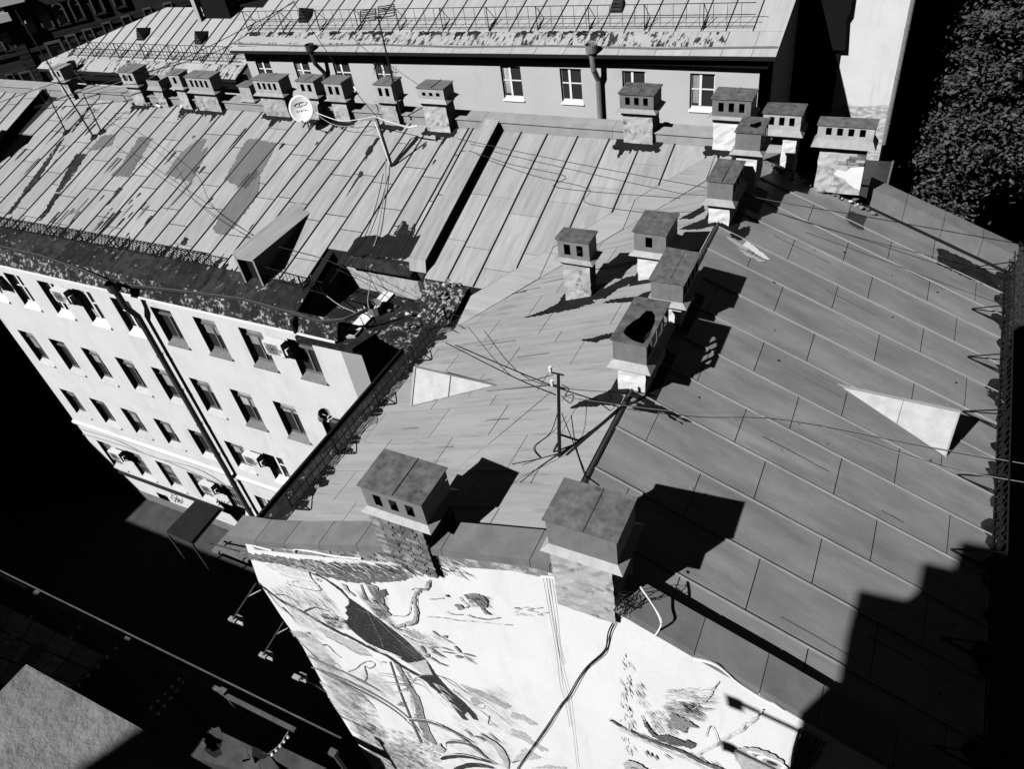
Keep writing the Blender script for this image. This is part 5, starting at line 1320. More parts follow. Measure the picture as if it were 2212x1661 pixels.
for qs, lb_ in (([(0, 880), (560, 690), (1000, 620)], 'wire to the upper left frame edge, upper'), ([(0, 1000), (400, 890), (700, 790)], 'wire to the upper left frame edge, middle'), ([(60, 1090), (400, 890), (1040, 670)], 'wire to the upper left frame edge, lower')):
    cable(lb_, [onY(c(0, 0, *q), 19.5) for q in qs], .014)
cable('long wire rising over the hipped roof', [onY(c(0, 0, 720, 810), 20), onY(c(0, 0, 1500, 540), 22), onY(c(1, 0, 0, 190), 25), onY(c(1, 0, 340, 10), 27)], .016)
cable('second long wire over the hipped roof', [onY(c(0, 0, 1040, 670), 20), onY(c(0, 0, 1900, 430), 23), onY(c(1, 0, 330, 0), 28)], .016)
cable('wire from the rear roof down to the dish chimneys', [onY(c(1, 0, 320, 10), 29), onY(c(1, 0, 560, 370), 24), onY(c(1, 0, 870, 800), 20.5), onY(c(1, 0, 1040, 1000), 20.2)], .013)
cable('white cable slung between dish and conduit stand', [onY(c(1, 0, 515, 970), 19.7), onY(c(1, 0, 720, 1040), 19.6), onY(c(1, 0, 880, 1030), 19.7), t1], .014, 'cable_white')
cable('second white cable slung between dish and conduit stand', [onY(c(1, 0, 515, 980), 19.7), onY(c(1, 0, 660, 1070), 19.5), onY(c(1, 0, 820, 1085), 19.5), onY(c(1, 0, 960, 1010), 19.8)], .012, 'cable_grey')
cable('white cable falling from the conduit stand over the roof notch', [onA(c(1, 0, 1120, 1340), .2), onA(c(1, 0, 1120, 1600), .1), onA(c(1, 1, 1100, 60), .1), onA(c(1, 1, 1040, 400), .1), onZ(c(1, 1, 980, 560), ZE + .9), onZ(c(1, 1, 990, 760), ZE + .3), onZ(c(1, 1, 965, 930), ZE), onZ(c(1, 1, 985, 1040), ZE - .2)], .016, 'cable_grey')
cable('pair of black cables falling from the conduit stand, left', [onA(c(1, 0, 1100, 1500), .2), onA(c(1, 1, 1040, 100), .15), onA(c(1, 1, 940, 380), .12), onA(c(1, 1, 820, 530), .1), onA(c(1, 1, 640, 780), .1)], .014)
cable('grey cable over the notch and down the facade corner', [onA(c(1, 1, 470, 720), .4), onZ(c(1, 1, 560, 850), ZE + .2), onZ(c(1, 1, 730, 980), ZE + .1), onZ(c(1, 1, 860, 1040), ZE + .05), onX(c(1, 1, 920, 1120), -13.44), onX(c(1, 1, 970, 1270), -13.44), onX(c(1, 1, 1010, 1450), -13.44), onX(c(1, 1, 1070, 1640), -13.44)], .016, 'cable_grey')
for qs, lb_ in (([(690, 385), (1000, 480), (1300, 620), (1700, 730), (1960, 880), (2040, 930)], 'bundled cable along the pale facade under its string course'), ([(715, 430), (960, 500), (1250, 600), (1500, 690), (1820, 830), (1980, 880)], 'second bundled cable along the pale facade')):
    cable(lb_, [onY(c(0, 2, *q), YF - .03) for q in qs], .016, 'grey_iron' if False else 'cable_grey')
# on the painted wall
mc = lambda x, y: onY(c(2, 3, x, y), YG - .05)
ws = [(950, 260), (870, 400), (830, 490), (815, 600), (780, 660), (700, 730), (635, 795), (560, 900), (480, 1040), (420, 1110), (330, 1250), (220, 1410), (60, 1640), (0, 1740)]
cable('black cable swinging down the middle of the painted wall', [mc(*q) for q in ws], .012, group='cables on the painted wall')
cable('second strand of that black cable', [mc(x + (14 if k % 3 else 2), y + 12) for k, (x, y) in enumerate(ws)], .006, group='cables on the painted wall')
cable('thin wire hanging down the painted wall, left', [mc(*q) for q in [(270, 10), (300, 180), (345, 430), (390, 700), (420, 950), (460, 1070), (500, 1300)]], .0035, group='cables on the painted wall')
cable('thin wire hanging down the painted wall, right', [mc(*q) for q in [(300, 20), (345, 330), (400, 640), (440, 850), (490, 1040), (520, 1260), (565, 1660)]], .0035, group='cables on the painted wall')
cable('short thin wires beside the hanging wires', [mc(*q) for q in [(320, 20), (370, 330), (400, 600), (440, 760)]], .0035, group='cables on the painted wall')
cable('white conduit under the left coping of the gable', [onY(m4(*q), YG - .04) for q in [(60, 330), (75, 315), (200, 365), (300, 400), (430, 435)]], .022, 'cable_white', group='white conduits on the gable')
cable('second white conduit under the left coping of the gable', [onY(m4(*q), YG - .04) for q in [(645, 460), (650, 430), (680, 422), (850, 450), (1050, 490), (1300, 515)]], .022, 'cable_white', group='white conduits on the gable')
cable('white conduit below the brick chimney on the gable', [onY(m4(*q), YG - .06) for q in [(1660, 545), (1740, 535), (1900, 555)]], .02, 'cable_white', group='white conduits on the gable')
cable('white conduit round the foot of the closed chimney', [onY(c(2, 3, *q), YG - .05) for q in [(250, 0), (430, 20), (600, 120), (750, 195), (840, 240), (940, 262)]], .024, 'cable_white', group='white conduits on the gable')
cpt = lambda x, y, h: onY(c(2, 3, x, y), 6.0 - h)
cable('white conduit loop lying on the right coping', [cpt(1110, 90, 0), cpt(1180, 190, .05), cpt(1250, 300, .1), cpt(1290, 400, .2), cpt(1265, 470, .24), cpt(1235, 515, .25)], .017, 'cable_white', group='white conduits on the gable')
cable('white conduit along the edge of the right coping', [onY(c(2, 3, *q), 5.74) for q in [(1570, 712), (1680, 735), (1770, 770), (1850, 830), (1950, 920), (2100, 1020), (2212, 1085)]] + [onY(c(3, 3, *q), 5.74) for q in [(60, 1110), (140, 1165)]], .024, 'cable_white', group='white conduits on the gable')
tg = thing('cable_tangle', 'tangle of black wires at the foot of the closed chimney', 'cables')
r_ = random.Random(4)
for k in range(7):
    cx0, cy0 = 975 + r_.uniform(-50, 60), 225 + r_.uniform(-50, 50)
    MB().tube([mc(cx0 + r_.uniform(30, 80) * math.cos(t), cy0 + r_.uniform(30, 80) * math.sin(t)) + Vector((0, r_.uniform(-.1, .05), 0)) for t in np.linspace(0, r_.uniform(4, 7), 9)], .007, 4).build('wire', 'cable_black', tg)

# ------------------------------------------------------------------ floodlights on arms at the edge of the painted wall
def flood(label, root, end, lampq, ar=.022):
    o = thing('floodlight', label, 'floodlight', group='floodlights on arms beside the painted wall')
    MB().tube([root, end], ar, 6).build('arm', 'grey_iron', o)
    MB().tube([root + Vector((.05, .0, -.25)), root.lerp(end, .35)], .014, 5).build('stay', 'lamp_grey', o)
    MB().box((end.x - .12, end.y - .06, end.z - .05), (end.x + .12, end.y + .06, end.z + .02)).build('bracket', 'lamp_grey', o)
    e = end + Vector((.05, .1, -.2))
    MB().prism([(e.x - .12, e.y - .05, e.z - .12), (e.x + .12, e.y - .05, e.z - .12), (e.x + .12, e.y + .05, e.z + .12), (e.x - .12, e.y + .05, e.z + .12)], (0, .06, -.02)).build('lamp_head', 'lamp_grey', o)
for lb_, q0, q1, Y_ in (('upper floodlight on an arm left of the painted wall', c(1, 3, 0, 60), c(0, 3, 2010, 370), 5.55), ('second floodlight on an arm left of the painted wall', c(1, 3, 235, 395), c(1, 3, 60, 680), 5.55), ('third floodlight on an arm left of the painted wall, lower down', c(1, 3, 580, 965), c(1, 3, 350, 870), 5.5)):
    flood(lb_, onY(q0, YG), onY(q1, Y_), None)
for lb_, q in (('upper floodlight behind the viewer whose shadow falls on the painted wall', c(2, 3, 1930, 1110)), ('lower floodlight behind the viewer whose shadow falls on the painted wall', c(2, 3, 1880, 1490))):
    tip_ = back_to(onY(q, YG), YO + .3); rt = back_to(onY((q[0] + 78, q[1] + 26), YG), YO + .3)
    flood(lb_, rt + Vector((.8, 0, -.2)), tip_ + Vector((0, 0, .12)), None, .05)

# ------------------------------------------------------------------ the mural: flat paint on the gable wall
LAY = [0]
def paint(name, qs, material, jag=0.0, seed=1):
    LAY[0] += 1
    y = YG - .003 - .00025 * LAY[0]
    pts = [onY(q, YG) for q in qs]
    if jag:
        r_ = random.Random(seed); out = []
        for i in range(len(pts)):
            a, b = pts[i], pts[(i + 1) % len(pts)]; d = b - a; n = max(1, int(d.length / (jag * 1.5)))
            nn = Vector((-d.z, 0, d.x)).normalized() if d.length > 1e-6 else Vector((1, 0, 0))
            for k in range(n): out.append(a.lerp(b, k / n) + (nn * r_.uniform(-jag, jag) if k else Vector((0, 0, 0))))
        pts = out
    return MB().prism([(p.x, y, p.z) for p in pts], (0, .0018, 0)).build(name, material, gable)
def brush(name, qs, w, material, taper=False, jag=.0, seed=1):
    """one painted band along a line; w half-width in metres (list or number)"""
    LAY[0] += 1
    y = YG - .003 - .00025 * LAY[0]; r_ = random.Random(seed)
    pts = [onY(q, YG) for q in qs]; k = len(pts)
    # smooth
    if k > 2:
        sm = []
        for i in range(k - 1):
            p0, p1, p2, p3 = pts[max(0, i - 1)], pts[i], pts[i + 1], pts[min(k - 1, i + 2)]
            for t in (0, .25, .5, .75):
                sm.append(.5 * ((2 * p1) + (p2 - p0) * t + (2 * p0 - 5 * p1 + 4 * p2 - p3) * t * t + (3 * p1 - p0 - 3 * p2 + p3) * t ** 3))
        pts = sm + [pts[-1]]
    n = len(pts); mb = MB(); L, R = [], []
    w = [x * .68 for x in w] if isinstance(w, (tuple, list)) else w * .68
    for i, p in enumerate(pts):
        d = pts[min(i + 1, n - 1)] - pts[max(i - 1, 0)]; nn = Vector((-d.z, 0, d.x)); nn = nn.normalized() if nn.length > 1e-9 else Vector((1, 0, 0))
        t = i / (n - 1)
        ww = (w[0] + (w[1] - w[0]) * t) if isinstance(w, (tuple, list)) else w
        if taper: ww *= max(.05, math.sin(math.pi * min(1, .15 + .85 * t)) if taper == 'leaf' else (1 - t * .95))
        L.append(p + nn * (ww + r_.uniform(-jag, jag))); R.append(p - nn * (ww + r_.uniform(-jag, jag)))
    for i in range(n - 1):
        q = [L[i], L[i + 1], R[i + 1], R[i]]; mb.poly([(p.x, y, p.z) for p in q])
    me = bpy.data.meshes.new(name); me.from_pydata(mb.v, [], mb.f); me.update()
    return link(name, me, material, gable)
def hatch(name, area, n, ang, ln, w, material, seed):
    """many small brush marks inside a quarter-picture rectangle, joined as one painted patch"""
    LAY[0] += 1
    y = YG - .003 - .00025 * LAY[0]; r_ = random.Random(seed); mb = MB()
    (ci, cj, x0, y0, x1, y1, sk) = area
    for k in range(n):
        fy_ = r_.random(); yy_ = y0 + (y1 - y0) * fy_; xx_ = x0 + (x1 - x0) * r_.random() + sk * fy_
        a_ = ang + r_.gauss(0, .18); l_ = ln * r_.uniform(.4, 1.2)
        p = onY(c(ci, cj, xx_, yy_), YG); d = Vector((math.cos(a_), 0, math.sin(a_))) * l_; nn = Vector((-d.z, 0, d.x)).normalized() * w * r_.uniform(.5, 1.3)
        if p.x < -11.75 or (p.x + d.x) < -11.8: continue
        cv = Vector((0, 0, r_.uniform(-.25, .25) * l_))
        m_ = p + d * .5 + cv * .4
        mb.poly([(p.x, y, p.z), (m_.x - nn.x, y, m_.z - nn.z), (p.x + d.x, y, p.z + d.z), (m_.x + nn.x, y, m_.z + nn.z)])
    me = bpy.data.meshes.new(name); me.from_pydata(mb.v, [], mb.f); me.update()
    o = link(name, me, material, gable); o['kind'] = 'stuff'; return o
A3 = lambda *p: [c(1, 3, x, y) for x, y in p]
B3 = lambda *p: [c(2, 3, x, y) for x, y in p]
M4 = lambda *p: [m4(x, y) for x, y in p]
# worn plaster band between coping and painting
bt = [(-11.3, -12.95), (-10.6, -12.72), (-9.0, -12.02), (-7.0, -11.13), (-5.9, -10.6), (-4.3, -10.0), (-3.7, -9.95)]; bb_ = [(-3.7, -10.25), (-4.37, -10.385), (-6.13, -11.133), (-7.6, -11.776), (-9.2, -12.4), (-11.2, -13.17)]
LAY[0] += 1
MB().prism([(x, YG - .004, z + H) for x, z in bt + bb_], (0, .003, 0)).build('plaster_band', 'band_plaster', gable)
# bark of the overhanging branch along the top
paint('painted_branch', M4((120, 450), (330, 470), (650, 515), (1000, 545), (1400, 575), (1750, 585), (1900, 620), (1960, 650), (1770, 700), (1560, 745), (1250, 750), (1050, 715), (830, 655), (700, 600), (500, 565), (330, 545), (200, 520)), 'paint_bark', .05, 3)
paint('painted_branch_end', M4((1900, 600), (2200, 625), (2212, 640), (2040, 690), (1950, 690)), 'paint_mid', .04, 4)
hatch('painted_bark_marks', (1, 2, 150, 1520, 1700, 1600, 60), 150, -.45, .35, .018, 'paint_black', 5)
hatch('painted_bark_lights', (1, 2, 300, 1510, 1700, 1620, 60), 90, -.3, .3, .02, 'paint_pale', 6)
brush('painted_bark_line', M4((150, 480), (400, 540), (650, 600), (800, 650)), .02, 'paint_dark')
brush('painted_bark_line', M4((1000, 690), (1300, 720), (1560, 735), (1760, 700)), .025, 'paint_dark')
# soft foliage washes
for k, (qs, m_) in enumerate((
        (A3((500, 440), (620, 520), (760, 600), (900, 680), (1010, 690), (900, 590), (740, 520), (600, 450)), 'paint_soft'),
        (A3((290, 470), (480, 480), (420, 530), (330, 520)), 'paint_soft'), (A3((1280, 440), (1400, 470), (1470, 530), (1390, 540), (1300, 490)), 'paint_soft'),
        (A3((1760, 930), (1850, 960), (1960, 990), (2100, 1060), (2212, 1120), (2170, 1150), (2000, 1060), (1860, 1000)), 'paint_soft'),
        (A3((1860, 1040), (1960, 1090), (1900, 1120), (1860, 1080)), 'paint_soft'), (A3((1310, 1090), (1250, 1080), (1220, 1110), (1290, 1130)), 'paint_mid'),
        (A3((700, 1150), (900, 1180), (1000, 1300), (1050, 1340), (900, 1290), (760, 1220)), 'paint_soft'), (A3((800, 1250), (1000, 1400), (1200, 1430), (1180, 1460), (960, 1420), (820, 1320)), 'paint_wash'),
        (A3((550, 900), (760, 1020), (900, 1150), (1000, 1300), (760, 1240), (700, 1160), (620, 1030)), 'paint_wash'), (A3((880, 1320), (1060, 1430), (1260, 1450), (1400, 1560), (1620, 1661), (1000, 1661), (940, 1520)), 'paint_wash'),
        (B3((0, 1170), (90, 1190), (220, 1270), (190, 1285), (80, 1240), (0, 1220)), 'paint_soft'), (B3((0, 1310), (120, 1350), (180, 1420), (320, 1500), (270, 1515), (130, 1430), (0, 1370)), 'paint_soft'), (B3((0, 1610), (110, 1480), (275, 1565), (60, 1600)), 'paint_soft'), (B3((170, 1661), (330, 1630), (470, 1650), (480, 1661)), 'paint_soft'))):
    paint('painted_leaf_wash', qs, m_, .04, 20 + k)
# toucan
paint('painted_toucan_beak', M4((365, 575), (420, 555), (520, 565), (640, 605), (760, 645), (805, 665), (825, 715), (700, 690), (560, 660), (440, 620)), 'paint_pale')
paint('painted_toucan_beak', M4((515, 740), (640, 735), (760, 750), (885, 782), (905, 815), (840, 815), (740, 795), (620, 765)), 'paint_pale')
brush('painted_beak_line', M4((505, 655), (600, 690), (700, 710), (830, 745), (900, 775)), .012, 'paint_soft')
hatch('painted_beak_marks', (1, 3, 240, 20, 400, 70, 0), 22, -.8, .12, .01, 'paint_mid', 8)
brush('painted_beak_edge', M4((795, 640), (812, 690), (850, 740), (885, 775), (915, 815), (850, 822), (700, 790), (560, 750)), (.03, .008), 'paint_black')
paint('painted_toucan_back', [m4(810, 652), m4(870, 660), m4(960, 708)] + A3((650, 45), (740, 105), (800, 180), (860, 220), (960, 290), (1070, 370), (1200, 470), (1300, 550), (1400, 650), (1470, 715), (1400, 732), (1310, 745), (1250, 710), (1180, 660), (1080, 625), (960, 570), (860, 490), (800, 430), (760, 378), (790, 375), (800, 345), (772, 315), (790, 290), (770, 262), (805, 238), (800, 195), (740, 130), (660, 70), (600, 25)), 'paint_black', .012, 3)
brush('painted_wing_edge', A3((880, 280), (1000, 330), (1110, 430), (1200, 520), (1320, 620), (1450, 715)), .012, 'paint_mid')
brush('painted_wing_edge', A3((960, 290), (1010, 400), (1060, 500), (1105, 620)), .008, 'paint_mid')
paint('painted_toucan_rump', A3((1312, 748), (1400, 735), (1470, 718), (1500, 780), (1535, 850), (1450, 842), (1390, 805)), 'paint_soft', .015)
paint('painted_toucan_tail', A3((1470, 718), (1510, 770), (1560, 850), (1680, 985), (1800, 1085), (1900, 1190), (1922, 1242), (1880, 1230), (1828, 1165), (1800, 1195), (1835, 1242), (1790, 1232), (1720, 1150), (1660, 1060), (1560, 960), (1470, 880), (1400, 845), (1530, 850), (1500, 790)), 'paint_black', .012, 5)
hatch('painted_tail_feathers', (1, 3, 1450, 900, 1560, 1060, 120), 36, -.75, .5, .014, 'paint_white', 9)
for (x, y), r_, m_ in (((882, 717), .085, 'paint_mid'), ((882, 717), .062, 'paint_white'), ((880, 716), .04, 'paint_black')):
    LAY[0] += 1; p = onY(m4(x, y), YG); yy_ = YG - .003 - .00025 * LAY[0]
    MB().prism([(p.x + r_ * math.cos(t), yy_, p.z + r_ * .8 * math.sin(t)) for t in np.linspace(0, 6.0, 14)], (0, .0015, 0)).build('painted_eye', m_, gable)
# breast plumage strokes
hatch('painted_plumage', (1, 3, 330, 90, 560, 330, 150), 90, -.95, .5, .008, 'paint_soft', 12)
hatch('painted_plumage', (1, 3, 80, 60, 300, 200, 60), 60, -.9, .45, .008, 'paint_soft', 13)
# the perch and side branches
brush('painted_perch', A3((30, 60), (140, 150), (260, 230), (420, 310), (520, 372), (700, 470), (860, 545), (980, 610), (1130, 682), (1250, 765), (1400, 850), (1500, 920), (1600, 1010)), (.07, .13), 'paint_black', jag=.03, seed=2)
hatch('painted_perch_lights', (1, 3, 250, 220, 330, 260, 0), 10, -.6, .3, .012, 'paint_soft', 14)
brush('painted_perch_light', A3((950, 585), (1010, 600), (1080, 650), (1180, 665), (1260, 700)), .03, 'paint_pale')
brush('painted_twig', A3((420, 300), (500, 265), (560, 275), (640, 300)), (.05, .012), 'paint_black', jag=.01)
brush('painted_twig', A3((170, 150), (260, 160), (330, 200), (430, 225)), (.03, .006), 'paint_black', jag=.01)
brush('painted_twig', A3((230, 260), (300, 330), (350, 390)), (.05, .008), 'paint_black')
brush('painted_twig', A3((100, 130), (200, 250), (260, 300), (400, 390), (520, 470)), (.02, .006), 'paint_dark')
brush('painted_twig', A3((300, 470), (440, 620), (540, 710)), (.012, .05), 'paint_black')
brush('painted_twig', A3((600, 510), (760, 590), (860, 650), (1000, 690), (1100, 760)), (.02, .006), 'paint_dark', jag=.01)
for k, qs in enumerate((((1560, 850), (1700, 900), (1800, 990), (1950, 1080), (2212, 1290)), ((1600, 860), (1750, 960), (1900, 1030), (2100, 1160)), ((1700, 970), (1850, 1090), (2000, 1200), (2050, 1270), (2212, 1390)), ((1760, 1010), (1700, 990), (1640, 960)), ((1880, 1100), (1960, 1140), (1980, 1110)), ((1200, 440), (1330, 480), (1480, 590)), ((1270, 500), (1400, 560), (1530, 590)), ((2020, 1200), (2010, 1280), (2060, 1270), (2090, 1300)))):
    brush('painted_twig', A3(*qs), (.018, .005), 'paint_dark', jag=.004, seed=k)
# big leaf blades
brush('painted_blade', A3((440, 680), (640, 770), (820, 850), (960, 920), (1130, 1020)), (.10, .09), 'paint_mid', 'leaf')
brush('painted_blade', A3((820, 850), (960, 930), (1130, 1025)), (.05, .02), 'paint_black', True)
brush('painted_blade', A3((480, 780), (700, 860), (900, 950), (1150, 1090), (1340, 1240), (1440, 1380)), (.10, .1), 'paint_mid', 'leaf')
brush('painted_blade', A3((700, 880), (900, 980), (1100, 1090), (1280, 1220), (1420, 1370)), (.08, .06), 'paint_dark', 'leaf')
brush('painted_blade', A3((560, 820), (760, 920), (960, 1060), (1050, 1170)), (.10, .06), 'paint_soft', 'leaf')
for k in range(12): brush('painted_vein', A3((470 + 30 * k, 700 + 24 * k), (640 + 34 * k, 800 + 28 * k)), .006, 'paint_dark', seed=k)
# curled flower / shell in outline
brush('painted_outline', A3((580, 590), (620, 590), (680, 650), (740, 700)), (.04, .02), 'paint_dark', jag=.01)
brush('painted_outline', A3((800, 820), (870, 790), (930, 740), (1000, 730), (1030, 760), (980, 790), (940, 770), (960, 860), (930, 905), (860, 880)), .025, 'paint_mid', jag=.012)
brush('painted_outline', A3((660, 760), (700, 750), (730, 790)), .015, 'paint_soft')
# palm trunks and fronds
brush('painted_palm_trunk', A3((1215, 745), (1260, 830), (1320, 940), (1390, 1050), (1420, 1180), (1450, 1280), (1520, 1430)), (.10, .24), 'paint_mid', jag=.02)
brush('painted_palm_trunk', A3((1160, 730), (1200, 850), (1250, 1000), (1310, 1150), (1370, 1300), (1430, 1430)), (.03, .06), 'paint_dark')
hatch('painted_trunk_marks', (1, 3, 1240, 800, 1310, 1430, 180), 150, -1.1, .22, .012, 'paint_black', 16)
for k, qs in enumerate((((1310, 910), (1200, 850), (1090, 830), (1035, 860)), ((1320, 920), (1190, 870), (1090, 850), (1050, 890)), ((1310, 930), (1170, 910), (1020, 905)), ((1300, 940), (1200, 930), (1115, 940)), ((1310, 960), (1220, 990), (1150, 1010)), ((1310, 980), (1230, 1000), (1160, 1025)), ((1350, 900), (1420, 890), (1480, 960), (1530, 1050)), ((1350, 910), (1440, 940), (1520, 1010), (1600, 1100)), ((1130, 740), (1090, 730), (1080, 760)), ((1340, 900), (1420, 850), (1500, 850)))):
    brush('painted_frond', A3(*qs), (.035, .012), 'paint_soft' if k % 2 else 'paint_mid', True, seed=k)
# second trunk above, behind the toucan
brush('painted_palm_trunk', A3((760, 60), (800, 120), (860, 160)), (.1, .05), 'paint_soft', jag=.02)
brush('painted_palm_trunk', A3((910, 60), (930, 120), (965, 200)), (.02, .04), 'paint_dark')
brush('painted_palm_trunk', A3((990, 60), (1040, 140), (1090, 230), (1150, 330)), (.24, .10), 'paint_mid', jag=.04)
hatch('painted_trunk_marks', (1, 3, 960, 70, 1060, 320, 60), 80, -1.0, .25, .014, 'paint_dark', 17)
hatch('painted_feather_marks', (1, 3, 800, 90, 860, 400, 320), 80, -.65, .45, .009, 'paint_mid', 18)
paint('painted_knot', A3((1040, 120), (1120, 100), (1140, 150), (1100, 170), (1090, 230), (1050, 200)), 'paint_dark', .02)
# gnarled pale branch
brush('painted_gnarled_branch', A3((1490, 40), (1480, 90), (1420, 110), (1380, 150), (1375, 230), (1390, 300), (1370, 380), (1290, 400), (1220, 430)), .06, 'paint_soft', jag=.03)
brush('painted_outline', A3((1505, 20), (1500, 90), (1430, 110), (1395, 150), (1395, 260), (1400, 330), (1380, 400), (1300, 420), (1200, 440)), .02, 'paint_dark', jag=.012)
brush('painted_outline', A3((1460, 100), (1370, 95), (1350, 110)), .014, 'paint_mid')
brush('painted_outline', A3((1360, 160), (1340, 240), (1310, 330), (1180, 330)), .012, 'paint_mid', jag=.008)
# leaf sprays in the middle
def leaf(x0, y0, x1, y1, w, m_='paint_mid', f=A3): brush('painted_leaf', f((x0, y0), ((x0 + x1) / 2, (y0 + y1) / 2), (x1, y1)), w, m_, 'leaf')
for L_ in ((1525, 460, 1610, 525, .05), (1615, 520, 1655, 505, .07), (1625, 530, 1725, 580, .03), (1430, 590, 1475, 665, .07), (1480, 690, 1495, 660, .07), (1500, 605, 1580, 605, .05), (1510, 610, 1600, 670, .05), (1520, 640, 1650, 695, .05), (1510, 690, 1590, 740, .06), (1570, 735, 1670, 770, .05), (1600, 600, 1720, 640, .03), (1610, 640, 1740, 660, .03), (1720, 590, 1780, 660, .07), (1730, 680, 1790, 690, .08), (1790, 655, 1910, 685, .04), (1790, 675, 1890, 720, .03), (1800, 690, 1920, 755, .03)):
    leaf(*L_)
# small animal near the top
paint('painted_animal', A3((1800, 150), (1850, 135), (1910, 138), (1980, 165), (2008, 210), (2000, 250), (1975, 265), (2000, 295), (2050, 325), (1985, 312), (1960, 280), (1935, 245), (1900, 215), (1870, 185), (1820, 175)), 'paint_mid', .02, 6)
hatch('painted_fur', (1, 3, 1800, 145, 1980, 230, 40), 60, -.8, .18, .01, 'paint_black', 19)
paint('painted_animal', A3((1715, 228), (1770, 232), (1805, 262), (1765, 282)), 'paint_mid', .015)
brush('painted_outline', A3((1765, 165), (1800, 210), (1840, 240), (1820, 260)), .02, 'paint_mid', jag=.01)
leaf(1645, 145, 1675, 170, .06, 'paint_dark')
brush('painted_outline', A3((1505, 185), (1560, 185), (1620, 175)), .018, 'paint_mid', jag=.01)
brush('painted_outline', A3((1480, 340), (1600, 345), (1760, 370), (1900, 380), (2100, 400), (2212, 410)), .012, 'paint_soft', jag=.012)
brush('painted_outline', A3((1650, 290), (1700, 315), (1790, 320)), .016, 'paint_mid')
brush('painted_outline', A3((1830, 320), (1900, 345), (2010, 360), (2110, 345)), .022, 'paint_mid', jag=.012)
hatch('painted_cloud_marks', (2, 3, 0, 250, 290, 320, 0), 40, .2, .12, .01, 'paint_soft', 21)
# undergrowth at the bottom
hatch('painted_undergrowth', (1, 3, 740, 980, 900, 1180, 120), 70, -.5, .3, .016, 'paint_dark', 22)
hatch('painted_undergrowth', (1, 3, 820, 1240, 980, 1340, 60), 60, -.5, .32, .02, 'paint_black', 23)
hatch('painted_undergrowth', (1, 3, 960, 1280, 1350, 1640, 120), 190, -.55, .3, .016, 'paint_dark', 24)
hatch('painted_undergrowth', (1, 3, 1000, 1400, 1500, 1660, 100), 150, -.4, .22, .018, 'paint_mid', 25)
hatch('painted_undergrowth', (1, 3, 480, 640, 640, 760, 40), 50, -.8, .4, .008, 'paint_soft', 26)
hatch('painted_stipple', (1, 3, 1380, 1420, 1560, 1600, 60), 130, -1.1, .08, .016, 'paint_black', 27)
hatch('painted_foliage', (1, 3, 540, 310, 700, 420, 80), 60, -.5, .2, .03, 'paint_mid', 28)
for k, (qs, m_, w_) in enumerate(((((1330, 1235), (1460, 1245), (1620, 1290), (1800, 1380), (1920, 1450)), 'paint_dark', .09), (((1480, 1250), (1700, 1330), (1900, 1480), (2010, 1570), (2130, 1640)), 'paint_mid', .10), (((1640, 1430), (1760, 1420), (1900, 1470), (2000, 1570)), 'paint_dark', .12), (((1600, 1570), (1740, 1540), (1900, 1560), (2090, 1620)), 'paint_black', .15), (((1940, 1350), (2080, 1450), (2150, 1560), (2180, 1660)), 'paint_soft', .22), (((1720, 1661), (1840, 1625), (1990, 1630), (2080, 1661)), 'paint_black', .14), (((1890, 1370), (1950, 1390), (1980, 1420)), 'paint_mid', .08), (((2010, 1340), (2080, 1400), (2110, 1430)), 'paint_mid', .06), (((1800, 1310), (1850, 1350), (1880, 1390)), 'paint_mid', .06))):
    brush('painted_blade', A3(*qs), w_, m_, 'leaf', .012, k)
brush('painted_outline', A3((1320, 1245), (1330, 1220), (1480, 1230), (1620, 1280)), .02, 'paint_white')
brush('painted_outline', A3((1590, 1560), (1640, 1535), (1800, 1530), (1960, 1570)), .022, 'paint_white')
brush('painted_outline', A3((1640, 1470), (1640, 1420), (1720, 1405), (1850, 1430)), .02, 'paint_white')
paint('painted_flower', A3((1555, 1480), (1590, 1430), (1620, 1470), (1645, 1490), (1620, 1520), (1560, 1500)), 'paint_soft', .02)
for k, (x0, y0, x1, y1, sk, n, an, ln, w_, m_) in enumerate(((420, 640, 600, 900, 120, 260, -.62, .5, .006, 'paint_mid'), (560, 860, 760, 1200, 160, 320, -.6, .5, .007, 'paint_mid'), (740, 1180, 980, 1500, 160, 360, -.55, .45, .007, 'paint_mid'), (940, 1480, 1400, 1660, 80, 320, -.5, .4, .008, 'paint_dark'), (300, 430, 460, 640, 110, 150, -.65, .45, .006, 'paint_soft'), (600, 760, 1000, 1000, 160, 220, -.58, .6, .005, 'paint_dark'), (1500, 1240, 2150, 1640, 40, 200, -.5, .35, .007, 'paint_mid'), (200, 120, 420, 400, 120, 170, -.8, .5, .005, 'paint_soft'), (1180, 440, 1500, 640, 60, 110, -.6, .5, .005, 'paint_mid'), (1600, 900, 2100, 1240, 60, 150, -.62, .6, .004, 'paint_dark'))):
    hatch('painted_strokes', (1, 3, x0, y0, x1, y1, sk), n, an, ln, w_, m_, 200 + k)
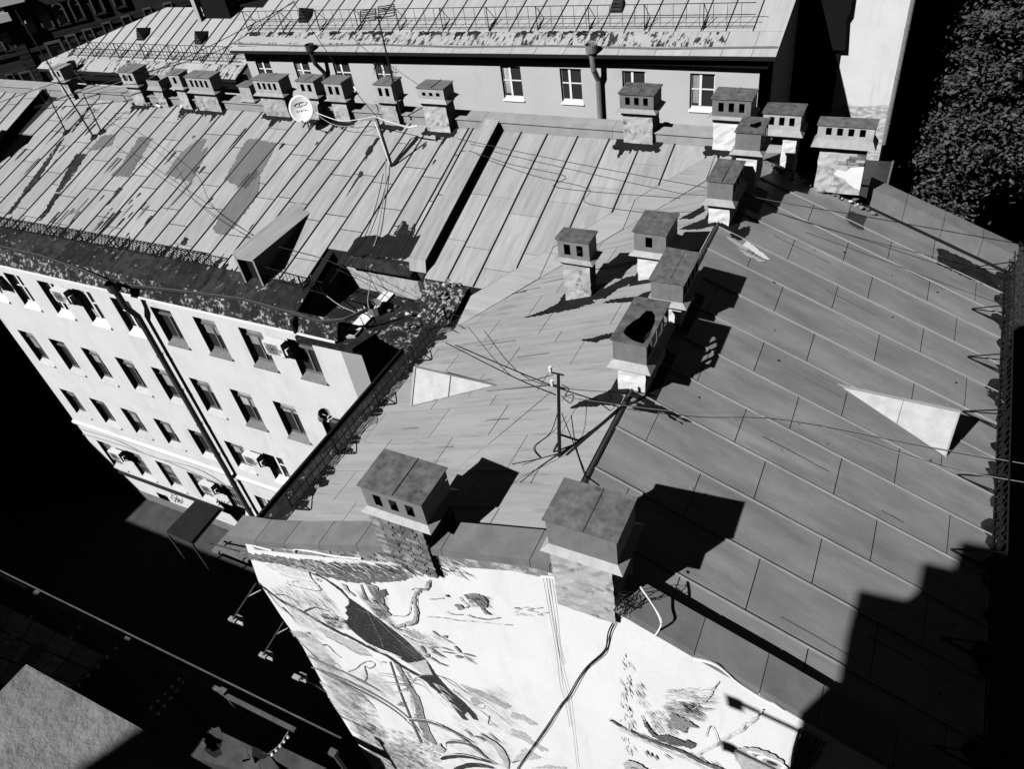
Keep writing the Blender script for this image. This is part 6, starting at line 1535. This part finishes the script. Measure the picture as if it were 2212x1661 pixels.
# animal on a branch at the right
brush('painted_right_branch', B3((850, 1225), (960, 1290), (1120, 1370), (1280, 1430), (1450, 1490), (1620, 1580), (1800, 1650), (1900, 1690)), (.05, .11), 'paint_bark', jag=.02)
brush('painted_outline', B3((840, 1215), (960, 1285), (1120, 1355), (1300, 1420)), (.01, .018), 'paint_dark', jag=.008)
brush('painted_outline', B3((920, 1300), (1100, 1390), (1300, 1480), (1500, 1560), (1700, 1661)), (.012, .02), 'paint_dark', jag=.008)
hatch('painted_bark_marks', (2, 3, 1000, 1330, 1100, 1600, 700), 60, -.5, .25, .012, 'paint_dark', 29)
paint('painted_animal', B3((1120, 1180), (1150, 1230), (1200, 1300), (1260, 1360), (1340, 1350), (1440, 1390), (1520, 1430), (1590, 1440), (1560, 1475), (1480, 1450), (1380, 1440), (1290, 1400), (1220, 1370), (1150, 1270)), 'paint_dark', .02, 8)
paint('painted_animal', B3((1360, 1150), (1440, 1190), (1500, 1220), (1560, 1250), (1620, 1295), (1520, 1285), (1510, 1340), (1440, 1310), (1350, 1270), (1380, 1210)), 'paint_mid', .02, 9)
paint('painted_animal', B3((1500, 1390), (1590, 1430), (1570, 1470), (1510, 1450)), 'paint_dark', .015)
hatch('painted_fur', (2, 3, 1140, 1130, 1330, 1330, 80), 110, -.7, .2, .008, 'paint_mid', 30)
hatch('painted_fur', (2, 3, 1270, 1080, 1560, 1200, 60), 110, -.35, .25, .008, 'paint_mid', 31)
hatch('painted_fur', (2, 3, 1320, 940, 1720, 1130, -40), 140, .25, .2, .007, 'paint_soft', 32)
hatch('painted_fur', (2, 3, 1430, 1060, 1560, 1130, 0), 40, -.3, .25, .014, 'paint_dark', 33)
brush('painted_outline', B3((1790, 890), (1740, 960), (1690, 1050), (1560, 1130)), .012, 'paint_soft', jag=.012)
brush('painted_pale_branch', B3((1600, 1520), (1800, 1410), (1980, 1290), (2110, 1200), (2170, 1130)), .035, 'paint_pale', jag=.02)
brush('painted_outline', B3((1620, 1530), (1820, 1420), (2000, 1310), (2130, 1210)), .012, 'paint_soft', jag=.014)
brush('painted_outline', B3((1680, 1370), (1720, 1270), (1790, 1400), (1830, 1500)), .01, 'paint_soft', jag=.01)
hatch('painted_pale_column', (2, 3, 920, 640, 1030, 1500, 10), 70, -1.4, .3, .012, 'paint_pale', 34)
hatch('painted_twigs', (2, 3, 1020, 880, 1100, 1100, 60), 30, -1.1, .25, .008, 'paint_soft', 35)
for k, qs in enumerate(((1160, 1490, 1180, 1540), (1200, 1510, 1210, 1550), (1240, 1530, 1260, 1575), (1320, 1520, 1390, 1570))): leaf(*qs, .04, 'paint_mid', B3)
paint('painted_face', B3((965, 1600), (1010, 1570), (1080, 1590), (1160, 1640), (1180, 1661), (990, 1661)), 'paint_soft', .025, 10)
brush('painted_outline', B3((1030, 1630), (1080, 1640), (1120, 1661)), .03, 'paint_black')
paint('painted_face', B3((1930, 1490), (2000, 1455), (2100, 1460), (2212, 1490)) + [c(3, 3, 120, 1560), c(3, 3, 150, 1661)] + B3((2080, 1661), (1990, 1640), (1940, 1570)), 'paint_soft', .03, 11)
for ctr, r_ in ((c(2, 3, 2150, 1540), .23), (c(3, 3, 40, 1590), .26)):
    p = onY(ctr, YG)
    for rr_, m_ in ((r_, 'paint_white'), (r_ * .62, 'paint_soft'), (r_ * .36, 'paint_black')):
        LAY[0] += 1; yy_ = YG - .003 - .00025 * LAY[0]
        MB().prism([(p.x + rr_ * math.cos(t), yy_, p.z + rr_ * .62 * math.sin(t)) for t in np.linspace(0, 6.0, 16)], (0, .0015, 0)).build('painted_eye', m_, gable)
for k in range(9):
    brush('painted_bamboo', [c(3, 3, 280 + 25 * k + 12 * (k % 3), 1290 + 14 * k), c(3, 3, 230 + 25 * k, 1450 + 10 * k), c(3, 3, 200 + 20 * k, 1650)], .02, 'paint_black', jag=.008, seed=k)
# exposed brick band above the mural, below the coping
bz_ = bpy.data.meshes.get('brick_unit'); r_ = random.Random(77)
for qa, qb, rows in ((m4(900, 470), m4(1520, 520), 3), (m4(1500, 470), m4(2200, 580), 5)):
    pa, pb2 = onY(qa, YG), onY(qb, YG); n = int((pb2.x - pa.x) / .25)
    for k in range(n):
        for j in range(rows):
            x = pa.x + k * .25 + (.12 if j % 2 else 0); z = pa.z + (pb2.z - pa.z) * k / n - j * .085 + .18
            if r_.random() < .72:
                b_ = bpy.data.objects.new('brick', bz_); COL.objects.link(b_); b_.parent = gable
                b_.scale = (.225, .024, .068); b_.location = (x, YG - .012 + r_.uniform(-.006, .008), z); b_.rotation_euler = (0, -math.atan2(pb2.z - pa.z, pb2.x - pa.x) * .0 + r_.uniform(-.05, .05), 0)

# ------------------------------------------------------------------ big tree at the right
def tree(label, base, h, spread, n_cl, seed, leaves=150, lsize=.16):
    o = thing('tree', label, 'tree'); r_ = random.Random(seed); base = Vector(base)
    tr = MB(); tips = []
    def limb(p, d, L_, rad, depth):
        pts = [p]; q = p.copy(); dd = d.copy(); n = 4
        for k in range(n):
            dd = (dd + Vector((r_.uniform(-.18, .18), r_.uniform(-.18, .18), r_.uniform(-.05, .12)))).normalized(); q = q + dd * (L_ / n); pts.append(q.copy())
        tr.tube(pts, [rad * (1 - .55 * k / n) for k in range(n + 1)], 6)
        if depth == 0: tips.append(pts[-1]); tips.append(pts[-2]); return
        for k in range(3 if depth > 1 else 4):
            a_ = r_.uniform(0, 6.28); nd = (dd * r_.uniform(.5, .9) + Vector((math.cos(a_), math.sin(a_), r_.uniform(-.1, .5))) * .9).normalized()
            limb(pts[-1 - (k % 2)], nd, L_ * r_.uniform(.55, .75), rad * .5, depth - 1)
    limb(base, Vector((0, 0, 1)), h * .34, h * .022, 3)
    tr.build('trunk', 'bark', o)
    ctr = base + Vector((0, 0, h * .62)); vs_, fs_ = [], []
    cl = [t for t in tips]
    while len(cl) < n_cl:
        a_, b_ = r_.uniform(0, 6.28), math.acos(r_.uniform(-.9, 1)); q = r_.random() ** .4
        cl.append(ctr + Vector((math.cos(a_) * math.sin(b_) * spread * q, math.sin(a_) * math.sin(b_) * spread * q, math.cos(b_) * h * .42 * q)))
    for t in cl:
        cs = r_.uniform(.25, .75)
        for k in range(leaves):
            p = t + Vector((r_.gauss(0, cs), r_.gauss(0, cs), r_.gauss(0, cs * .6))); s_ = lsize * r_.uniform(.6, 1.3)
            u = Vector((r_.uniform(-1, 1), r_.uniform(-1, 1), r_.uniform(-.5, .5))).normalized(); w_ = u.cross(Vector((r_.uniform(-1, 1), r_.uniform(-1, 1), 1))).normalized()
            i = len(vs_); vs_ += [tuple(p - u * s_), tuple(p + w_ * s_ * .5), tuple(p + u * s_), tuple(p - w_ * s_ * .5)]; fs_.append((i, i + 1, i + 2, i + 3))
    me = bpy.data.meshes.new('crown'); me.from_pydata(vs_, [], fs_); me.update(); link('crown', me, 'leaf', o)
    return o
tc = onZ((2120, 330), 6.0)
tree('broad dark leafy tree filling the top right corner', (tc.x - .6, tc.y, 0), 19, 7.0, 820, 3, 190, .15)
tc2 = onZ((2250, 120), 8.0)
tree('dark leafy tree behind it at the right picture edge', (tc2.x, tc2.y, 0), 20, 7.5, 620, 8, 190, .16)

tc3 = onZ((2040, 235), 10.5)
tree('slimmer dark leafy tree between the blank wall and the broad tree', (tc3.x, tc3.y, 0), 17, 2.6, 330, 12, 200, .14)
# grass tufts under the trees: uncountable
vs_, fs_ = [], []; r_ = random.Random(5)
for k in range(26000):
    x, y = r_.uniform(1.2, 26), r_.uniform(38.3, 75); s_ = r_.uniform(.1, .3); a_ = r_.uniform(0, 3.14); i = len(vs_)
    vs_ += [(x - s_ * .3 * math.cos(a_), y - s_ * .3 * math.sin(a_), .02), (x + s_ * .3 * math.cos(a_), y + s_ * .3 * math.sin(a_), .02), (x + r_.uniform(-.1, .1), y + r_.uniform(-.1, .1), s_)]; fs_.append((i, i + 1, i + 2))
me = bpy.data.meshes.new('lawn_grass'); me.from_pydata(vs_, [], fs_); me.update()
tag(link('lawn_grass', me, 'grass', None, 'stuff'), 'dark rough grass below the trees on the right', 'grass')

# ------------------------------------------------------------------ courtyard: entrance canopy, pergola with string lights, shed
can = thing('entrance_canopy', 'dark flat entrance canopy on thin legs beside the pale facade', 'canopy')
zc_ = 3.1
cq = [onZ(c(0, 2, 1690, 1000), zc_), onZ(c(0, 2, 1900, 1070), zc_), onZ(c(0, 2, 1650, 1365), zc_), onZ(c(0, 2, 1435, 1270), zc_)]
MB().prism(cq, (0, 0, -.12)).build('canopy_roof', 'awning', can)
for a_, b_ in zip(cq, cq[1:] + cq[:1]): MB().bar(a_ - Vector((0, 0, .15)), b_ - Vector((0, 0, .15)), .06, .08).build('edge_beam', 'grey_iron', can)
for q in cq[2:]: MB().bar(q - Vector((0, 0, .1)), Vector((q.x, q.y, 0)), .07).build('leg', 'grey_iron', can)
st = thing('entrance_steps', 'steps and ramp rail beside the entrance canopy', 'steps')
e0 = onZ(c(0, 2, 1850, 1400), .2)
for k in range(3): MB().box((e0.x + k * .35, e0.y - .2, 0), (e0.x + 2.4, e0.y + 1.6, .16 * (k + 1))).build('step', 'pavement', st)
MB().bar((e0.x, e0.y - .25, .9), (e0.x + 2.4, e0.y - .25, 1.3), .05).build('handrail', 'grey_iron', st)
def beam(label, q0, q1, z, w, h, name='courtyard_beam', cat='beam', material='rail_paint'):
    a_, b_ = onZ(q0, z), onZ(q1, z); yv = (a_.y + b_.y) / 2
    o = MB().bar((a_.x, yv, z), (b_.x, yv, z), w, h).build(name, material); return tag(o, label, cat, 'long courtyard rails in the shade')
zp = 6.2
beam('pale rail across the dark courtyard, upper one', c(0, 3, -200, -80), c(1, 3, 780, 1330), zp + .2, .04, .05)
beam('pale rail across the dark courtyard, lower one, left length', c(0, 3, -200, -90), c(0, 3, 230, 105), zp, .13, .07)
beam('pale rail across the dark courtyard, lower one, middle length', c(0, 3, 340, 175), c(0, 3, 1090, 550), zp, .13, .07)
beam('pale rail across the dark courtyard, lower one, right length', c(0, 3, 1110, 590), c(0, 3, 1900, 985), zp, .13, .07)
beam('pale rail across the dark courtyard, lower one, last length', c(0, 3, 1960, 1015), c(1, 3, 330, 1345), zp, .13, .07)
for k, q in enumerate((c(0, 3, 315, 145), c(0, 3, 1095, 550), c(0, 3, 1925, 990), c(1, 3, 665, 1520))):
    p = onZ(q, zp + .1); o = thing('rail_post', ('first', 'second', 'third', 'fourth')[k] + ' post with box head under the courtyard rails, counted from the left', 'post')
    MB().box((p.x - .12, p.y - .09, zp - .04), (p.x + .12, p.y + .09, zp + .14)).build('head', 'rail_paint', o); MB().bar((p.x, p.y, 0), (p.x, p.y, zp), .1).build('shaft', 'grey_iron', o)
for k, (q0, q1) in enumerate(((c(0, 3, 700, 360), c(0, 3, 330, 830)), (c(0, 3, 1030, 545), c(0, 3, 600, 970)), (c(0, 3, 1560, 830), c(0, 3, 1240, 1156)), (c(0, 3, 1590, 850), c(0, 3, 1310, 1210)), (c(1, 3, 280, 1340), c(1, 3, 100, 1540)), (c(0, 3, 270, 290), c(0, 3, 0, 580)))):
    o = thing('string_light', ('left inner', 'left middle', 'middle left', 'middle right', 'right', 'far left')[k] + ' string of small bulbs hanging from the courtyard rail', 'string light', group='strings of bulbs over the courtyard')
    a_, b_ = onZ(q0, zp), onZ(q1, zp - .3); MB().tube([a_, a_.lerp(b_, .5) - Vector((0, 0, .15)), b_], .012, 5).build('wire', 'cable_grey', o)
    for j in range(5):
        p = a_.lerp(b_, .12 + j * .19) - Vector((0, 0, .2)); bm = bmesh.new(); bmesh.ops.create_icosphere(bm, subdivisions=2, radius=.055); me = bpy.data.meshes.new('bulb'); bm.to_mesh(me); bm.free(); bb = link('bulb', me, 'pvc_white', o); bb.location = p
shed = thing('courtyard_shed', 'low shed with dark seamed metal roof in the courtyard shade, bottom left', 'shed')
zs_ = 3.0
sq = [onZ(q, zs_) for q in (c(0, 3, -250, 100), c(0, 3, 890, 680), c(0, 3, 500, 1060), c(0, 3, -500, 800))]
def lerp4(u_, v_): return sq[0].lerp(sq[1], u_).lerp(sq[3].lerp(sq[2], u_), v_)
for i in range(6):
    for j in range(3):
        MB().prism([lerp4(i / 6 + .004, j / 3 + .01), lerp4((i + 1) / 6 - .004, j / 3 + .01), lerp4((i + 1) / 6 - .004, (j + 1) / 3 - .01), lerp4(i / 6 + .004, (j + 1) / 3 - .01)], (0, 0, -.03)).build('panel', 'shed_sheet', shed)
MB().prism([p - Vector((0, 0, .05)) for p in sq], (0, 0, -2.9)).build('body', 'plaster_dark', shed)
MB().bar(sq[1] + Vector((.1, 0, 0)), sq[2] + Vector((.1, 0, 0)), .12, .1).build('gutter', 'lamp_grey', shed)
fa = onZ(c(0, 3, 300, 640), zs_ + .06)
hv = [onZ(c(0, 3, *q), zs_ + .03) for q in ((320, 570), (405, 600), (390, 640), (240, 770), (150, 735), (270, 600))]
hp = MB().prism(hv, (0, 0, -.02)).build('hatch_plate', 'lamp_grey', shed)
# flat patched roofs, bottom centre
pt1 = thing('patched_roof', 'flat patched shed roof with torn felt at the bottom edge', 'roof')
zq_ = 5.5
pr = [onZ(q, zq_) for q in (c(0, 3, 1620, 1205), c(1, 3, 110, 1540), c(1, 3, 300, 1800), c(0, 3, 1400, 1480))]
MB().prism(pr, (0, 0, -.15)).build('felt', 'felt', pt1)
r_ = random.Random(6)
for k in range(7):
    u_, v_ = r_.uniform(.1, .9), r_.uniform(.15, .85); p = pr[0].lerp(pr[1], u_).lerp(pr[3].lerp(pr[2], u_), v_)
    MB().prism([(p.x + r_.uniform(.15, .5) * math.cos(t), p.y + r_.uniform(.1, .3) * math.sin(t), zq_ + .01) for t in np.linspace(0, 5.6, 10)], (0, 0, -.004)).build('felt_patch', r_.choice(('tar', 'felt', 'tar')), pt1)
MB().prism([p - Vector((0, 0, .16)) for p in pr], (0, 0, -5.2)).build('body', 'plaster_dark', pt1)
pt2 = [onZ(q, zq_ + .3) for q in (c(1, 3, 200, 1465), c(1, 3, 610, 1661), c(1, 3, 480, 1760), c(1, 3, 145, 1560))]
tag(MB().prism(pt2, (0, 0, -.3)).build('slab', 'felt'), 'small concrete slab on the courtyard roof at the bottom edge', 'slab')
# two painted letters on the dark shed wall
lt = thing('sign', 'two pale letters painted on the dark shed side, bottom left', 'sign')
lp = onZ(c(0, 3, 660, 1010), 2.6); lp2 = onZ(c(0, 3, 740, 960), 2.6); du = (lp2 - lp).normalized(); dv = Vector((-du.y, du.x, 0))
if dv.y < 0: dv = -dv
S_ = (lp2 - lp).length / 2.3
def seg(pts, o_): 
    mb = MB()
    for a_, b_ in zip(pts, pts[1:]): mb.bar(o_ + du * a_[0] * S_ + dv * a_[1] * S_, o_ + du * b_[0] * S_ + dv * b_[1] * S_, .07, .01)
    mb.build('letter', 'pvc_white', lt)
seg([(0, 1.2), (.9, 1.2), (.45, 1.2), (.45, 0)], lp); seg([(1.25, 1.2), (1.25, 0), (2.05, 1.2), (2.05, 0)], lp)
MB().prism([lp - du * .3 - dv * .4 - Vector((0, 0, .02)), lp2 + du * .4 - dv * .4 - Vector((0, 0, .02)), lp2 + du * .4 + dv * 1.2 - Vector((0, 0, .02)), lp - du * .3 + dv * 1.2 - Vector((0, 0, .02))], (0, 0, -.05)).build('board', 'black_plaster_shade', lt)

# ------------------------------------------------------------------ concrete ledge just below the viewer
led = thing('concrete_ledge', 'rough concrete ledge in the bottom left corner, sunlit', 'ledge')
zl = H - 1.2
e1, e2 = onZ(c(0, 3, 210, 775), zl), onZ(c(0, 3, 1890, 1661), zl)
yl = (e1.y + e2.y) / 2
MB().box((e1.x, yl - .35, zl - .1), (e2.x + .4, yl, zl)).build('slab', 'concrete', led)
